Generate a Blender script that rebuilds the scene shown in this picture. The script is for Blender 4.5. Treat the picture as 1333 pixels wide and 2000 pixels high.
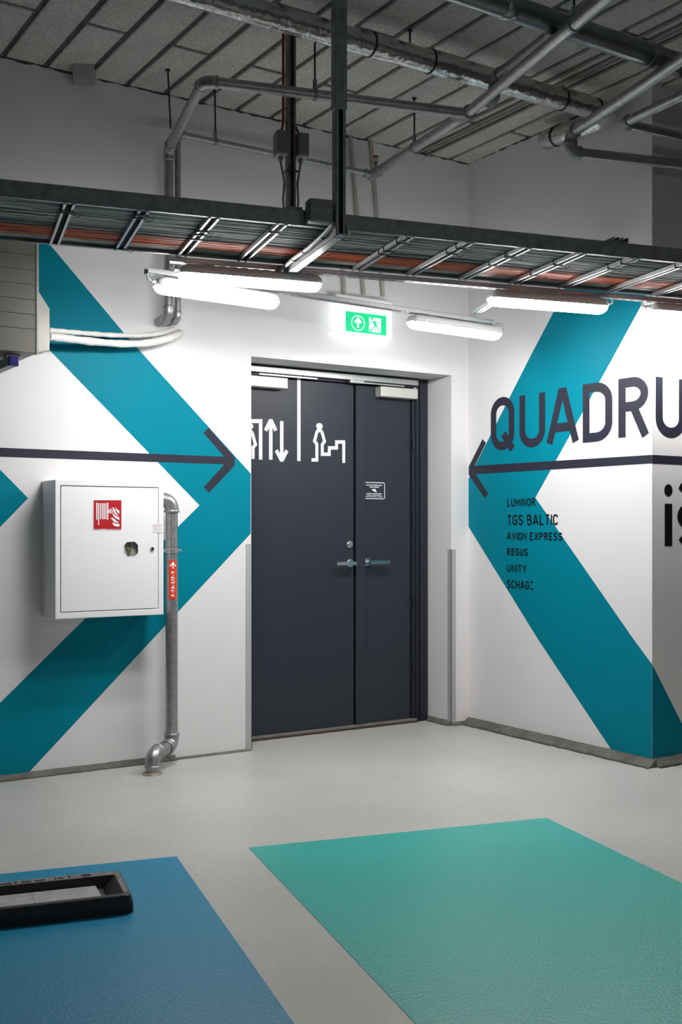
import bpy, math, random
from mathutils import Vector, Matrix
random.seed(7)
for o in list(bpy.data.objects): bpy.data.objects.remove(o)
SC = bpy.context.scene
COL = SC.collection
PI = math.pi

# ---------------------------------------------------------------- camera
YAW = math.radians(32.65); FPX = 2150.0; HY = 1033.0; CX = 666.5; EYE = 1.25
cam_d = bpy.data.cameras.new('camera'); cam = bpy.data.objects.new('camera', cam_d); COL.objects.link(cam)
cam.location = (0, 0, EYE); cam.rotation_euler = (PI/2, 0, -YAW)
cam_d.sensor_fit = 'VERTICAL'; cam_d.sensor_height = 36.0; cam_d.sensor_width = 24.0
cam_d.lens = 36.0*FPX/2000.0; cam_d.shift_y = (HY-1000)/2000.0; cam_d.clip_start = .05
SC.camera = cam
# ---------------------------------------------------------------- world and exposure
W = bpy.data.worlds.new('world'); SC.world = W; W.use_nodes = True
W.node_tree.nodes['Background'].inputs[0].default_value = (.95, .97, 1, 1)
W.node_tree.nodes['Background'].inputs[1].default_value = 0.010
LAMP = 80.0            # glow of the strip light diffusers
SIGN = 1.7
SC.view_settings.view_transform = 'Standard'; SC.view_settings.look = 'None'
SC.view_settings.exposure = 0.0; SC.view_settings.gamma = 1.0
SC.view_settings.use_curve_mapping = False

# ---------------------------------------------------------------- photo rays onto real planes
FW = Vector((math.sin(YAW), math.cos(YAW), 0)); RT = Vector((math.cos(YAW), -math.sin(YAW), 0))
def ray(px, py): return FW + RT*((px-CX)/FPX) + Vector((0, 0, (HY-py)/FPX))
def on_z(px, py, z): r = ray(px, py); r = r*((z-EYE)/r.z); return Vector((r.x, r.y, z))
def on_y(px, py, y): r = ray(px, py); r = r*(y/r.y); return Vector((r.x, y, EYE+r.z))
def on_x(px, py, x): r = ray(px, py); r = r*(x/r.x); return Vector((x, r.y, EYE+r.z))
YW, XR, YP, CZ = 5.511, 4.504, 3.993, 3.6      # back wall, right wall, corner of the right wall, ceiling
YD = YW+.256                                   # door faces
XO0, XO1, ZO = 2.928, 4.364, 2.225             # opening
TA = math.atan2(-.2235, .9747)                 # direction of tray and parking bays
TM = Matrix.Rotation(TA, 4, 'Z')               # (along, across, z) -> world

# ---------------------------------------------------------------- materials
def mat(name, col, rough=.5, metal=0, bump=0, bscale=60, var=0, vscale=8, emit=None, es=0, spec=.5, stretch=None, coat=0, bdist=.01, var2=0, v2scale=60):
    m = bpy.data.materials.new(name); m.use_nodes = True
    nt = m.node_tree; b = nt.nodes['Principled BSDF']
    b.inputs['Base Color'].default_value = (*col, 1); b.inputs['Roughness'].default_value = rough
    b.inputs['Metallic'].default_value = metal; b.inputs['Specular IOR Level'].default_value = spec
    if coat: b.inputs['Coat Weight'].default_value = coat; b.inputs['Coat Roughness'].default_value = .25
    if emit: b.inputs['Emission Color'].default_value = (*emit, 1); b.inputs['Emission Strength'].default_value = es
    tc = nt.nodes.new('ShaderNodeTexCoord'); src = tc.outputs['Object']
    if stretch:
        mp = nt.nodes.new('ShaderNodeMapping'); mp.inputs['Scale'].default_value = stretch
        nt.links.new(src, mp.inputs[0]); src = mp.outputs[0]
    last = None
    for amt, sc_ in ((var, vscale), (var2, v2scale)):
        if not amt: continue
        n = nt.nodes.new('ShaderNodeTexNoise'); n.inputs['Scale'].default_value = sc_; n.inputs['Detail'].default_value = 5
        nt.links.new(src, n.inputs['Vector'])
        r = nt.nodes.new('ShaderNodeMapRange'); r.inputs[1].default_value = .3; r.inputs[2].default_value = .7
        r.inputs[3].default_value = 1-amt; r.inputs[4].default_value = 1+amt
        nt.links.new(n.outputs[0], r.inputs[0])
        mx = nt.nodes.new('ShaderNodeVectorMath'); mx.operation = 'SCALE'
        if last: nt.links.new(last, mx.inputs[0])
        else: mx.inputs[0].default_value = col
        nt.links.new(r.outputs[0], mx.inputs['Scale']); last = mx.outputs[0]
    if last: nt.links.new(last, b.inputs['Base Color'])
    if bump:
        n = nt.nodes.new('ShaderNodeTexNoise'); n.inputs['Scale'].default_value = bscale; n.inputs['Detail'].default_value = 4
        nt.links.new(src, n.inputs['Vector'])
        bp = nt.nodes.new('ShaderNodeBump'); bp.inputs['Strength'].default_value = bump; bp.inputs['Distance'].default_value = bdist
        nt.links.new(n.outputs[0], bp.inputs['Height']); nt.links.new(bp.outputs[0], b.inputs['Normal'])
    return m
M = {}
M['wall'] = mat('white_wall_paint', (.74, .728, .73), .6, bump=.04, bscale=60, var=.02, vscale=2.5)
M['wall_grey'] = mat('grey_wall_paint', (.42, .41, .40), .6, bump=.12, bscale=80, var=.06, vscale=3)
M['teal'] = mat('teal_paint', (.0, .205, .285), .5, spec=.08, bump=.04, bscale=70, var=.03, vscale=3)
M['ink'] = mat('charcoal_paint', (.022, .023, .040), .5, spec=.25)
M['black_ink'] = mat('black_print', (.006, .006, .008), .5, spec=.2)
M['white_ink'] = mat('white_print', (.85, .86, .88), .5)
M['concrete'] = mat('coving_cement', (.12, .115, .10), .85, bump=.4, bscale=40, var=.3, vscale=9, var2=.2)
M['seam'] = mat('ceiling_joint', (.13, .12, .11), .95, bump=.5, bscale=90, var=.3, vscale=60)
M['slab'] = mat('wood_wool_slab', (.60, .58, .54), .95, bump=.7, bscale=130, var=.10, vscale=4, stretch=(1.2, .8, 1), var2=.28, v2scale=110, bdist=.006)
M['galv'] = mat('galvanised_steel', (.37, .37, .365), .36, .75, bump=.08, bscale=120, var=.16, vscale=30, var2=.12, v2scale=140)
M['galv_dark'] = mat('dull_galvanised_steel', (.24, .245, .26), .45, .35, bump=.12, bscale=150, var=.22, vscale=26, var2=.15, v2scale=160)
M['steel_bright'] = mat('zinc_channel', (.50, .51, .53), .38, .75, var=.06, vscale=40)
M['foil'] = mat('aluminium_foil_wrap', (.66, .66, .64), .22, .95, bump=.9, bscale=22, var=.08, vscale=10, bdist=.01)
M['duct'] = mat('zinc_duct', (.23, .25, .26), .34, .9, bump=.08, bscale=30, var=.15, vscale=10)
M['rubber'] = mat('black_rubber', (.010, .010, .011), .55, bump=.5, bscale=160, var=.4, vscale=30, bdist=.004)
M['rubber_top'] = mat('dusty_rubber', (.20, .18, .165), .8, bump=.6, bscale=200, var=.35, vscale=40, bdist=.004)
M['reflector'] = mat('dirty_reflective_sheet', (.36, .35, .37), .55, var=.18, vscale=30, var2=.2, v2scale=220)
M['black'] = mat('black_plastic', (.012, .012, .013), .5)
M['void'] = mat('dark_gap', (.004, .004, .005), .9)
M['door'] = mat('charcoal_door_paint', (.026, .031, .043), .42, spec=.3, bump=.05, bscale=110)
M['door_frame'] = mat('charcoal_frame_paint', (.020, .022, .034), .42, spec=.3)
M['alu'] = mat('brushed_aluminium', (.50, .50, .49), .38, .7, var=.08, vscale=30)
M['closer'] = mat('champagne_closer_cover', (.62, .61, .56), .4, .2)
M['sill'] = mat('worn_threshold', (.24, .23, .21), .55, .4, var=.25, vscale=25, bump=.1)
M['dirt'] = mat('rusty_dirt', (.05, .03, .02), .95, var=.5, vscale=60)
M['nickel'] = mat('satin_nickel', (.50, .50, .50), .22, .95)
M['cab'] = mat('white_powder_coat', (.82, .82, .83), .40, var=.01, vscale=3)
M['cab_in'] = mat('cabinet_inside', (.33, .33, .30), .6)
M['brass'] = mat('dull_brass', (.23, .20, .12), .4, .8)
M['red'] = mat('red_sign', (.42, .006, .012), .45)
M['orange'] = mat('orange_red_tape', (.68, .045, .012), .5)
M['guard'] = mat('grey_corner_guard', (.40, .40, .41), .5)
M['plastic'] = mat('grey_plastic_box', (.20, .20, .20), .5)
M['plastic_light'] = mat('light_grey_plastic', (.33, .33, .31), .5)
M['lamp_body'] = mat('lamp_housing', (.62, .62, .62), .45)
M['diffuser'] = mat('glowing_diffuser', (.9, .9, .9), .4, emit=(1, .985, .97), es=LAMP)
M['white_plastic'] = mat('white_plastic', (.72, .72, .70), .45)
M['sign_glow'] = mat('lit_sign_plate', (.9, .9, .9), .4, emit=(.86, .95, 1), es=SIGN)
M['led'] = mat('sign_led', (.9, .9, .9), .4, emit=(.70, .84, 1), es=22)
M['green'] = mat('lit_green_panel', (.0, .5, .2), .4, emit=(.0, .43, .15), es=.9)
M['green_mark'] = mat('lit_white_mark', (.9, .9, .9), .4, emit=(1, 1, 1), es=1.1)
M['cable_grey'] = mat('grey_green_cable', (.26, .28, .265), .5, var=.35, vscale=3, var2=.3, v2scale=18)
M['cable_dark'] = mat('black_cable', (.014, .014, .018), .5)
M['cable_orange'] = mat('orange_cable', (.58, .13, .045), .5, var=.2, vscale=5)
M['ac'] = mat('beige_grey_casing', (.22, .212, .185), .5, var=.06, vscale=5)
M['ac_cover'] = mat('off_white_cover', (.50, .49, .45), .5, var=.06, vscale=9)
M['blue'] = mat('blue_end_cap', (.01, .012, .16), .4)
M['lagging'] = mat('white_pipe_wrap', (.74, .72, .69), .75, bump=.8, bscale=35, var=.06, vscale=14)
M['conduit'] = mat('cream_conduit', (.42, .41, .36), .55, var=.1, vscale=8)
M['conduit_top'] = mat('ceiling_conduit', (.22, .215, .19), .55)
M['bronze'] = mat('bronze_sprinkler', (.28, .11, .05), .35, .8)
M['rust_orange'] = mat('red_conduit', (.30, .045, .02), .5)
M['sticker'] = mat('white_sticker', (.72, .71, .71), .5)
M['sticker_red'] = mat('faded_red_print', (.60, .20, .25), .6)
M['crumb'] = mat('mortar', (.30, .26, .21), .9, bump=.5, bscale=50, var=.4, vscale=20)
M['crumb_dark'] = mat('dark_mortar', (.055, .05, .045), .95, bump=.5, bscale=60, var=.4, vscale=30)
def floor_mat(name, col, rough, bump, bscale, var, mott=.05, bdist=.004):
    return mat(name, col, rough, spec=.36, bump=bump, bscale=bscale, var=var, vscale=1.6, var2=mott, v2scale=45, bdist=bdist)
M['floor'] = floor_mat('grey_floor_coating', (.46, .455, .43), .36, .28, 120, .07)
M['blue_floor'] = floor_mat('blue_floor_paint', (.0, .205, .36), .42, .55, 95, .05)
M['green_floor'] = floor_mat('green_floor_paint', (.045, .39, .34), .36, .55, 95, .05)

# ---------------------------------------------------------------- mesh helpers
class MB:
    def __init__(s, mx=None): s.v = []; s.f = []; s.m = mx; s.sm = []
    def add(s, vs, fs, smooth=False):
        b = len(s.v)
        for p in vs:
            p = Vector(p); s.v.append(tuple(s.m @ p if s.m else p))
        for f in fs: s.f.append(tuple(i+b for i in f)); s.sm.append(smooth)
        return s
    def box(s, x0, x1, y0, y1, z0, z1):
        return s.add([(x0,y0,z0),(x1,y0,z0),(x1,y1,z0),(x0,y1,z0),(x0,y0,z1),(x1,y0,z1),(x1,y1,z1),(x0,y1,z1)],
                     [(0,3,2,1),(4,5,6,7),(0,1,5,4),(1,2,6,5),(2,3,7,6),(3,0,4,7)])
    def prism(s, pts, d):            # closed outline, extruded along d
        n = len(pts); d = Vector(d); a = [Vector(p) for p in pts]
        s.add(a+[p+d for p in a], [tuple(range(n))[::-1], tuple(range(n, 2*n))]+[(i, (i+1) % n, n+(i+1) % n, n+i) for i in range(n)])
        return s
    def poly(s, pts): return s.add(pts, [tuple(range(len(pts)))])
    def tube(s, pts, r, seg=16, caps=True):
        pts = [Vector(p) for p in pts]; n = len(pts)
        rs = r if isinstance(r, (list, tuple)) else [r]*n
        vs = []; ref = None
        for i, p in enumerate(pts):
            t = (pts[min(i+1, n-1)]-pts[max(i-1, 0)])
            if t.length < 1e-9: t = pts[-1]-pts[0]
            t.normalize()
            if ref is None:
                ref = Vector((0, 0, 1)) if abs(t.z) < .9 else Vector((1, 0, 0))
            a = (ref-t*ref.dot(t)).normalized(); ref = a; b = t.cross(a)
            for k in range(seg):
                q = 2*PI*k/seg; vs.append(p+(a*math.cos(q)+b*math.sin(q))*rs[i])
        fs = [(i*seg+k, i*seg+(k+1) % seg, (i+1)*seg+(k+1) % seg, (i+1)*seg+k) for i in range(n-1) for k in range(seg)]
        s.add(vs, fs, True)
        if caps: s.add(vs[:seg], [tuple(range(seg))[::-1]]); s.add(vs[-seg:], [tuple(range(seg))])
        return s
    def build(s, name, m, parent=None, bevel=0):
        me = bpy.data.meshes.new(name); me.from_pydata(s.v, [], s.f); me.update()
        me.polygons.foreach_set('use_smooth', s.sm)
        me.materials.append(M[m] if isinstance(m, str) else m)
        o = bpy.data.objects.new(name, me); COL.objects.link(o)
        if parent: attach(o, parent)
        if bevel:
            bm_ = o.modifiers.new('bevel', 'BEVEL'); bm_.width = bevel; bm_.segments = 2; bm_.limit_method = 'ANGLE'; bm_.harden_normals = False
        return o
def world_of(o):
    mtx = o.matrix_basis.copy(); 
    while o.parent:
        mtx = o.parent.matrix_basis @ o.matrix_parent_inverse @ mtx; o = o.parent
    return mtx
def attach(o, parent): o.parent = parent; o.matrix_parent_inverse = world_of(parent).inverted()
def tag(o, label=None, cat=None, group=None, kind=None):
    for k, v in (('label', label), ('category', cat), ('group', group), ('kind', kind)):
        if v: o[k] = v
    return o
def thing(name, label, cat, loc, group=None):
    o = bpy.data.objects.new(name, None); COL.objects.link(o); o.location = loc; o.empty_display_size = .05
    return tag(o, label, cat, group)
def struct(o): o['kind'] = 'structure'; return o
def copy_tree(o, parent=None, inv=None):
    c = o.copy(); COL.objects.link(c); c.parent = parent
    for ch in [x for x in bpy.data.objects if x.parent == o]: copy_tree(ch, c)
    return c
def arc3(p, c, q, n=7):              # rounded corner from p to q around corner point c
    p, c, q = Vector(p), Vector(c), Vector(q)
    return [p*(1-t)**2+c*2*t*(1-t)+q*t*t for t in [i/n for i in range(n+1)]]
def rim(mb, p, d, r, w=.006, seg=20):
    d = Vector(d).normalized(); p = Vector(p)
    mb.tube([p-d*w, p-d*w*.7, p+d*w*.7, p+d*w], [r*.9, r, r, r*.9], seg)
def run(root, pts, r, m='galv', er=None, fit='galv', names=('pipe', 'elbow'), seg=18, over=1.17):
    """straight pipes between the points, a fitting with two rims at every inner corner"""
    pts = [Vector(p) for p in pts]; er = er or r*2.2; n = len(pts); out = []
    for i in range(n-1):
        a, b = pts[i], pts[i+1]; d = (b-a).normalized()
        MB().tube([a+(d*er*.8 if i else d*0), b-(d*er*.8 if i < n-2 else d*0)], r, seg).build(names[0], m, root)
    for i in range(1, n-1):
        p = pts[i]; d0 = (pts[i-1]-p).normalized(); d1 = (pts[i+1]-p).normalized()
        e = MB(); a, b = p+d0*er, p+d1*er
        e.tube(arc3(a, p, b, 9), r*over, seg)
        rim(e, a, d0, r*over*1.10, .007, seg); rim(e, b, d1, r*over*1.10, .007, seg)
        out.append(e.build(names[1], fit, root))
    return out

# ---------------------------------------------------------------- flat print: strokes and lettering
JIT = [0]; SUB = [0]; CNT = [0]
def ribbon(mb, P, pts, w, closed=False):
    CNT[0] = (CNT[0]+1) % 4
    if SUB[0]:
        src = list(pts)+([pts[0]] if closed else []); out = [src[0]]
        for a_, b_ in zip(src, src[1:]):
            k_ = max(1, int(math.hypot(b_[0]-a_[0], b_[1]-a_[1])/SUB[0]))
            out += [(a_[0]+(b_[0]-a_[0])*i/k_, a_[1]+(b_[1]-a_[1])*i/k_) for i in range(1, k_+1)]
        pts = out[:-1] if closed else out
    n = len(pts); L = []; Rr = []
    for i in range(n):
        a = pts[i-1] if (i or closed) else None; b = pts[(i+1) % n] if (i < n-1 or closed) else None
        p = pts[i]
        def nrm(u, v):
            dx, dy = v[0]-u[0], v[1]-u[1]; l = math.hypot(dx, dy) or 1; return (-dy/l, dx/l)
        if a is None: nx = nrm(p, b); k = 1
        elif b is None: nx = nrm(a, p); k = 1
        else:
            n1, n2 = nrm(a, p), nrm(p, b); nx = (n1[0]+n2[0], n1[1]+n2[1]); l = math.hypot(*nx) or 1
            nx = (nx[0]/l, nx[1]/l); k = 1/max(.42, nx[0]*n1[0]+nx[1]*n1[1])
        L.append((p[0]+nx[0]*w/2*k, p[1]+nx[1]*w/2*k)); Rr.append((p[0]-nx[0]*w/2*k, p[1]-nx[1]*w/2*k))
    m = n if closed else n-1
    for i in range(m):
        k = (i+1) % n; JIT[0] = CNT[0]+.8*i/m; a_, d_ = P(*L[i]), P(*Rr[i])
        JIT[0] = CNT[0]+.8*(i+1)/m; mb.add([a_, P(*L[k]), P(*Rr[k]), d_], [(0, 1, 2, 3)])
def disc(mb, P, c, rx, ry, n=24): mb.poly([P(c[0]+rx*math.cos(2*PI*k/n), c[1]+ry*math.sin(2*PI*k/n)) for k in range(n)])
def A(cx, cy, rx, ry, a0, a1, n=16):
    return [(cx+rx*math.cos(math.radians(a0+(a1-a0)*i/n)), cy+ry*math.sin(math.radians(a0+(a1-a0)*i/n))) for i in range(n+1)]
q = .28
def bowl(y0, y1, x=1): m_ = (y0+y1)/2; return [(0, y1)]+A(x-.45, m_, .45, (y1-y0)/2, 90, -90)+[(0, y0)]
S_ = A(.5, 1-.26, .5, .26, 20, 90, 4)[0:]+A(.5, .76, .5, .24, 90, 200, 6)[1:]+[(.2, .56), (.8, .45)]+A(.5, .25, .5, .25, 20, -90, 6)+A(.5, .25, .5, .25, -90, -160, 4)[1:]
G = {
 'O': (.52, [('c', A(.5, 1-q, .5, q, 0, 180)+A(.5, q, .5, q, 180, 360))]),
 'Q': (.52, [('c', A(.5, 1-q, .5, q, 0, 180)+A(.5, q, .5, q, 180, 360)), ('o', [(.55, .27), (1.06, -.09)])]),
 'U': (.52, [('o', [(0, 1.06)]+A(.5, q, .5, q, 180, 360)+[(1, 1.06)])]),
 'A': (.60, [('o', [(-.02, -.05), (.44, 1), (.56, 1), (1.02, -.05)]), ('o', [(.13, .27), (.87, .27)])]),
 'D': (.52, [('c', [(0, 0), (0, 1)]+A(.45, 1-q, .55, q, 90, 0)+A(.45, q, .55, q, 0, -90))]),
 'R': (.54, [('o', [(0, -.06), (0, 1)]+A(.45, .765, .5, .235, 90, -90)+[(0, .53)]), ('o', [(.48, .53), (1, -.06)])]),
 'P': (.52, [('o', [(0, -.06), (0, 1)]+A(.5, .755, .5, .245, 90, -90)+[(0, .51)])]),
 'B': (.52, [('c', [(0, 0), (0, 1)]+A(.5, .765, .45, .235, 90, -90)+[(0, .53)]), ('o', [(.5, .53)]+A(.5, .265, .5, .265, 90, -90)+[(0, 0)])]),
 'L': (.44, [('o', [(0, 1.06), (0, 0), (1.06, 0)])]),
 'M': (.66, [('o', [(0, -.06), (0, 1), (.5, .38), (1, 1), (1, -.06)])]),
 'I': (.03, [('o', [(.5, -.06), (.5, 1.06)])]),
 'N': (.54, [('o', [(0, -.06), (0, 1.02), (1, -.02), (1, 1.06)])]),
 'T': (.46, [('o', [(-.06, 1), (1.06, 1)]), ('o', [(.5, 1), (.5, -.06)])]),
 'G': (.52, [('o', A(.5, 1-q, .5, q, 15, 180)+A(.5, q, .5, q, 180, 360)+[(1, .48), (.5, .48)])]),
 'C': (.50, [('o', A(.5, 1-q, .5, q, 10, 180)+A(.5, q, .5, q, 180, 350))]),
 'S': (.50, [('o', S_)]),
 'E': (.46, [('o', [(1.06, 1), (0, 1), (0, 0), (1.06, 0)]), ('o', [(0, .52), (.9, .52)])]),
 '[': (.46, [('o', [(1.06, 1), (0, 1)]), ('o', [(0, 0), (1.06, 0)]), ('t', [(-.0, 1.05), (-.0, -.05)])]),
 'F': (.45, [('o', [(1.06, 1), (0, 1), (0, -.06)]), ('o', [(0, .52), (.9, .52)])]),
 'X': (.56, [('o', [(0, -.05), (1, 1.05)]), ('o', [(0, 1.05), (1, -.05)])]),
 'V': (.56, [('o', [(-.02, 1.05), (.5, 0), (1.02, 1.05)])]),
 'Y': (.54, [('o', [(-.02, 1.05), (.5, .45), (1.02, 1.05)]), ('o', [(.5, .5), (.5, -.06)])]),
 'H': (.54, [('o', [(0, -.06), (0, 1.06)]), ('o', [(1, -.06), (1, 1.06)]), ('o', [(0, .52), (1, .52)])]),
 'J': (.42, [('o', [(1, 1.06)]+A(.5, q, .5, q, 0, -170))]),
 'K': (.54, [('o', [(0, -.06), (0, 1.06)]), ('o', [(1, 1.05), (.05, .45)]), ('o', [(.3, .6), (1, -.05)])]),
 'Z': (.50, [('o', [(0, 1), (1, 1), (0, 0), (1, 0)])]),
 'W': (.80, [('o', [(0, 1.05), (.25, 0), (.5, .9), (.75, 0), (1, 1.05)])]),
 '-': (.46, [('o', [(0, .45), (1, .45)])]),
 '.': (.10, [('o', [(.5, -.06), (.5, .08)])]),
 ':': (.10, [('o', [(.5, -.06), (.5, .08)]), ('o', [(.5, .5), (.5, .64)])]),
 '9': (.48, [('c', A(.5, .72, .5, .28, 0, 360)), ('o', [(1, .72), (.95, .45), (.55, -.03)])]),
 '1': (.26, [('o', [(0, .8), (.8, 1), (.8, -.06)])]),
 '2': (.48, [('o', A(.5, .74, .5, .26, 170, -20)+[(0, 0), (1.05, 0)])]),
 '3': (.48, [('o', A(.5, .76, .5, .24, 160, -90)+A(.5, .26, .5, .26, 90, -160))]),
 'i': (.12, [('o', [(.5, -.06), (.5, .66)]), ('d', (.5, .93))]),
 's': (.40, [('o', [(x, y*.72) for x, y in S_])]),
 'w': (.62, [('o', [(0, .7), (.25, 0), (.5, .62), (.75, 0), (1, .7)])]),
 'a': (.42, [('c', A(.5, .34, .5, .34, 0, 360)), ('o', [(1, .7), (1, -.05)])]),
 'l': (.10, [('o', [(.5, -.06), (.5, 1.06)])]),
 'o': (.42, [('c', A(.5, .34, .5, .34, 0, 360))]),
 'k': (.42, [('o', [(0, -.06), (0, 1.06)]), ('o', [(.9, .7), (.05, .3)]), ('o', [(.3, .42), (1, -.05)])]),
 ' ': (.22, []),
}
def glyph(mb, P, ch, x0, x1, z0, z1, t):
    sx, sz = (x1-x0-t), (z1-z0-t)
    for kind, pl in G[ch][1]:
        if kind == 'd':
            disc(mb, P, (x0+t/2+pl[0]*sx, z0+t/2+pl[1]*sz), t*.62, t*.62); continue
        pts = [(x0+t/2+x*sx, z0+t/2+y*sz) for x, y in pl]
        ribbon(mb, P, pts, t*(.3 if kind == 't' else 1), kind == 'c')
def word(mb, P, s, x0, x1, z0, z1, t, gap=.13):
    ws = [G[c][0]+.10 if c != ' ' else .22 for c in s]; tot = sum(ws)+gap*(len(s)-1)
    k = (x1-x0)/tot; x = x0
    for c, w_ in zip(s, ws):
        if c != ' ': glyph(mb, P, c, x, x+max(w_*k, t*1.0), z0, z1, t)
        x += (w_+gap)*k
EPS = .0012
def J(): return JIT[0]*.00012
def P_back(e=EPS): return lambda x, z: (x, YW-e-J(), z)
def P_right(e=EPS): return lambda x, z: (XR-e-J(), YW-x, z)      # x grows towards the camera
def P_pillar(e=EPS): return lambda x, z: (x, YP-e-J(), z)
def P_door(e=EPS): return lambda x, z: (x, YD-e-J(), z)
def bk(px, py): p = on_y(px, py, YW); return (p.x, max(p.z, .004))
def rg(px, py): p = on_x(px, py, XR); return (max(YW-p.y, 0.002), max(p.z, .004))
def pl(px, py): p = on_y(px, py, YP); return (max(p.x, XR+.0005), max(p.z, .004))
def dr(px, py): p = on_y(px, py, YD); return (p.x, p.z)
def shape(name, P, cv, pts, m, parent): return MB().poly([P(*cv(*p)) for p in pts]).build(name, m, parent)

# ================================================================ SETTING
floor = struct(MB().box(-4, 8.5, -3, 6.6, -.2, 0).build('floor', 'floor'))
g = [on_z(*p, 0) for p in ((486, 1656), (1068, 1598))]
sd = Vector((.2235, .9747, 0))                     # across direction of the bays
def bay(a, b, L, m):
    MB().prism([(a.x, a.y, .0002), (b.x, b.y, .0002), (b.x-sd.x*L, b.y-sd.y*L, .0002), (a.x-sd.x*L, a.y-sd.y*L, .0002)][::-1], (0, 0, .0015)).build('painted_bay', m, floor)
bay(g[0], g[1], 5, 'green_floor')
bl = on_z(345, 1673, 0); u_ = Vector((.9747, -.2235, 0))
bay(bl-u_*2.6, bl, 5, 'blue_floor')
# back wall with the door opening
w = MB(); T = .34
w.box(-4, XO0, YW, YW+T, 0, CZ+.15); w.box(XO1, XR+.4, YW, YW+T, 0, CZ+.15); w.box(XO0, XO1, YW, YW+T, ZO, CZ+.15)
wall_back = struct(w.build('wall_back', 'wall'))
wall_right = struct(MB().box(XR, 8.5, YP, YW+.34, 0, CZ+.15).build('wall_right', 'wall'))
# ceiling: backing plus the wood wool slabs
ceiling = struct(MB().box(-4, 8.5, -3, 6.6, CZ+.008, CZ+.2).build('ceiling', 'seam'))
PITCH, GAP, SL = .217, .029, 1.285
meshes = {}
for k in range(-8, 22):
    xa = 1.533+PITCH*k
    off = 4.94 if k % 2 else 4.94-SL/2
    y1s = [off+SL*2, off+SL, off, off-SL, off-2*SL, off-3*SL]
    for i in range(5):
        y1, y0 = y1s[i], y1s[i+1]
        if y0 > YW-.03: continue
        y1 = min(y1, YW+.02)
        if xa+PITCH > XR and y1 > YP: 
            if xa > XR: 
                if y0 > YP-.03: continue
                y1 = min(y1, YP+.02)
        L = round(y1-y0-GAP, 3); wd = PITCH-GAP
        if L < .05: continue
        key = (L, k % 3)
        if key not in meshes:
            h = .005+.001*(k % 3); c = .004
            b = MB(); a0, a1, b0, b1 = -wd/2, wd/2, -L/2, L/2
            b.add([(a0,b0,.01),(a1,b0,.01),(a1,b1,.01),(a0,b1,.01),(a0,b0,-h+c),(a1,b0,-h+c),(a1,b1,-h+c),(a0,b1,-h+c),
                   (a0+c,b0+c,-h),(a1-c,b0+c,-h),(a1-c,b1-c,-h),(a0+c,b1-c,-h)],
                  [(0,1,2,3),(0,4,5,1),(1,5,6,2),(2,6,7,3),(3,7,4,0),(4,8,9,5),(5,9,10,6),(6,10,11,7),(7,11,8,4),(8,11,10,9)])
            o = b.build('ceiling_slab', 'slab'); meshes[key] = o.data
        else:
            o = bpy.data.objects.new('ceiling_slab', meshes[key]); COL.objects.link(o)
        o.location = (xa+PITCH/2, (y0+y1)/2, CZ); o.rotation_euler.x = random.uniform(-.0012, .0012)
        attach(o, ceiling)
# coving along the foot of the walls
def coving(name, pts, hgt, wid, nrm, m='concrete', seed=1):
    rnd = random.Random(seed); a, b = Vector(pts[0]), Vector(pts[1]); n = max(2, int((b-a).length/.04)); nv = Vector(nrm)
    vs = []
    for i in range(n+1):
        p = a.lerp(b, i/n); h = hgt*rnd.uniform(.95, 1.05) if hgt > 0 else hgt*rnd.uniform(.1, 1.3); w_ = wid*rnd.uniform(.92, 1.08)
        vs += [p+Vector((0, 0, 0)), p+Vector((0, 0, h)), p+nv*w_*.28+Vector((0, 0, h*.75)), p+nv*w_*.6+Vector((0, 0, h*.28)), p+nv*w_+Vector((0, 0, .0))]
    fs = [(i*5+j, (i+1)*5+j, (i+1)*5+(j+1) % 5, i*5+(j+1) % 5) for i in range(n) for j in range(5)]
    mb = MB(); mb.add(vs, fs, True); mb.add(vs[:5], [(0, 1, 2, 3, 4)]); mb.add(vs[-5:], [(4, 3, 2, 1, 0)])
    return struct(mb.build(name, m))
coving('baseboard_back', ((-4, YW, 0), (2.46, YW, 0)), .028, .035, (0, -1, 0))
coving('baseboard_back', ((2.46, YW, 0), (XO0-.005, YW, 0)), .010, .02, (0, -1, 0))
coving('baseboard_back', ((XO1, YW, 0), (XR, YW, 0)), .022, .03, (0, -1, 0), seed=4)
coving('baseboard_right', ((XR, YP-.03, 0), (XR, YW, 0)), .042, .07, (-1, 0, 0), seed=2)
coving('baseboard_right', ((XR, YP, 0), (8.4, YP, 0)), .042, .06, (0, -1, 0), seed=3)
coving('baseboard_right', ((XO1, YW-.0, 0), (XO1, YD-.02, 0)), .03, .03, (-1, 0, 0), seed=5)

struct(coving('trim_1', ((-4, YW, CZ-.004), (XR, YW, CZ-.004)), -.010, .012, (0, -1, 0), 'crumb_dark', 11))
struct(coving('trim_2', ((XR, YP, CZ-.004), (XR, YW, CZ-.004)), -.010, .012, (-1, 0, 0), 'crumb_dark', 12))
rdb = random.Random(21); db = MB()
for i in range(90):
    w_ = rdb.random()
    if w_ < .35: x, y = rdb.uniform(XO0, XO1), YD-.03-abs(rdb.gauss(0, .12))
    elif w_ < .6: x, y = XR-.05-abs(rdb.gauss(0, .12)), rdb.uniform(YP-.3, YW-.1)
    elif w_ < .8: x, y = rdb.uniform(.8, XO0), YW-.05-abs(rdb.gauss(0, .12))
    else: x, y = rdb.uniform(1, 4.2), rdb.uniform(3.2, 5.3)
    e_ = rdb.uniform(.0015, .0045); an = rdb.uniform(0, 3)
    db.add([(x+e_*rdb.uniform(.6, 1.3)*math.cos(an+k*2.1), y+e_*rdb.uniform(.6, 1.3)*math.sin(an+k*2.1), .0002) for k in range(3)]+[(x, y, .0002+e_*.7)], [(0, 1, 2), (0, 1, 3), (1, 2, 3), (2, 0, 3)])
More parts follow.
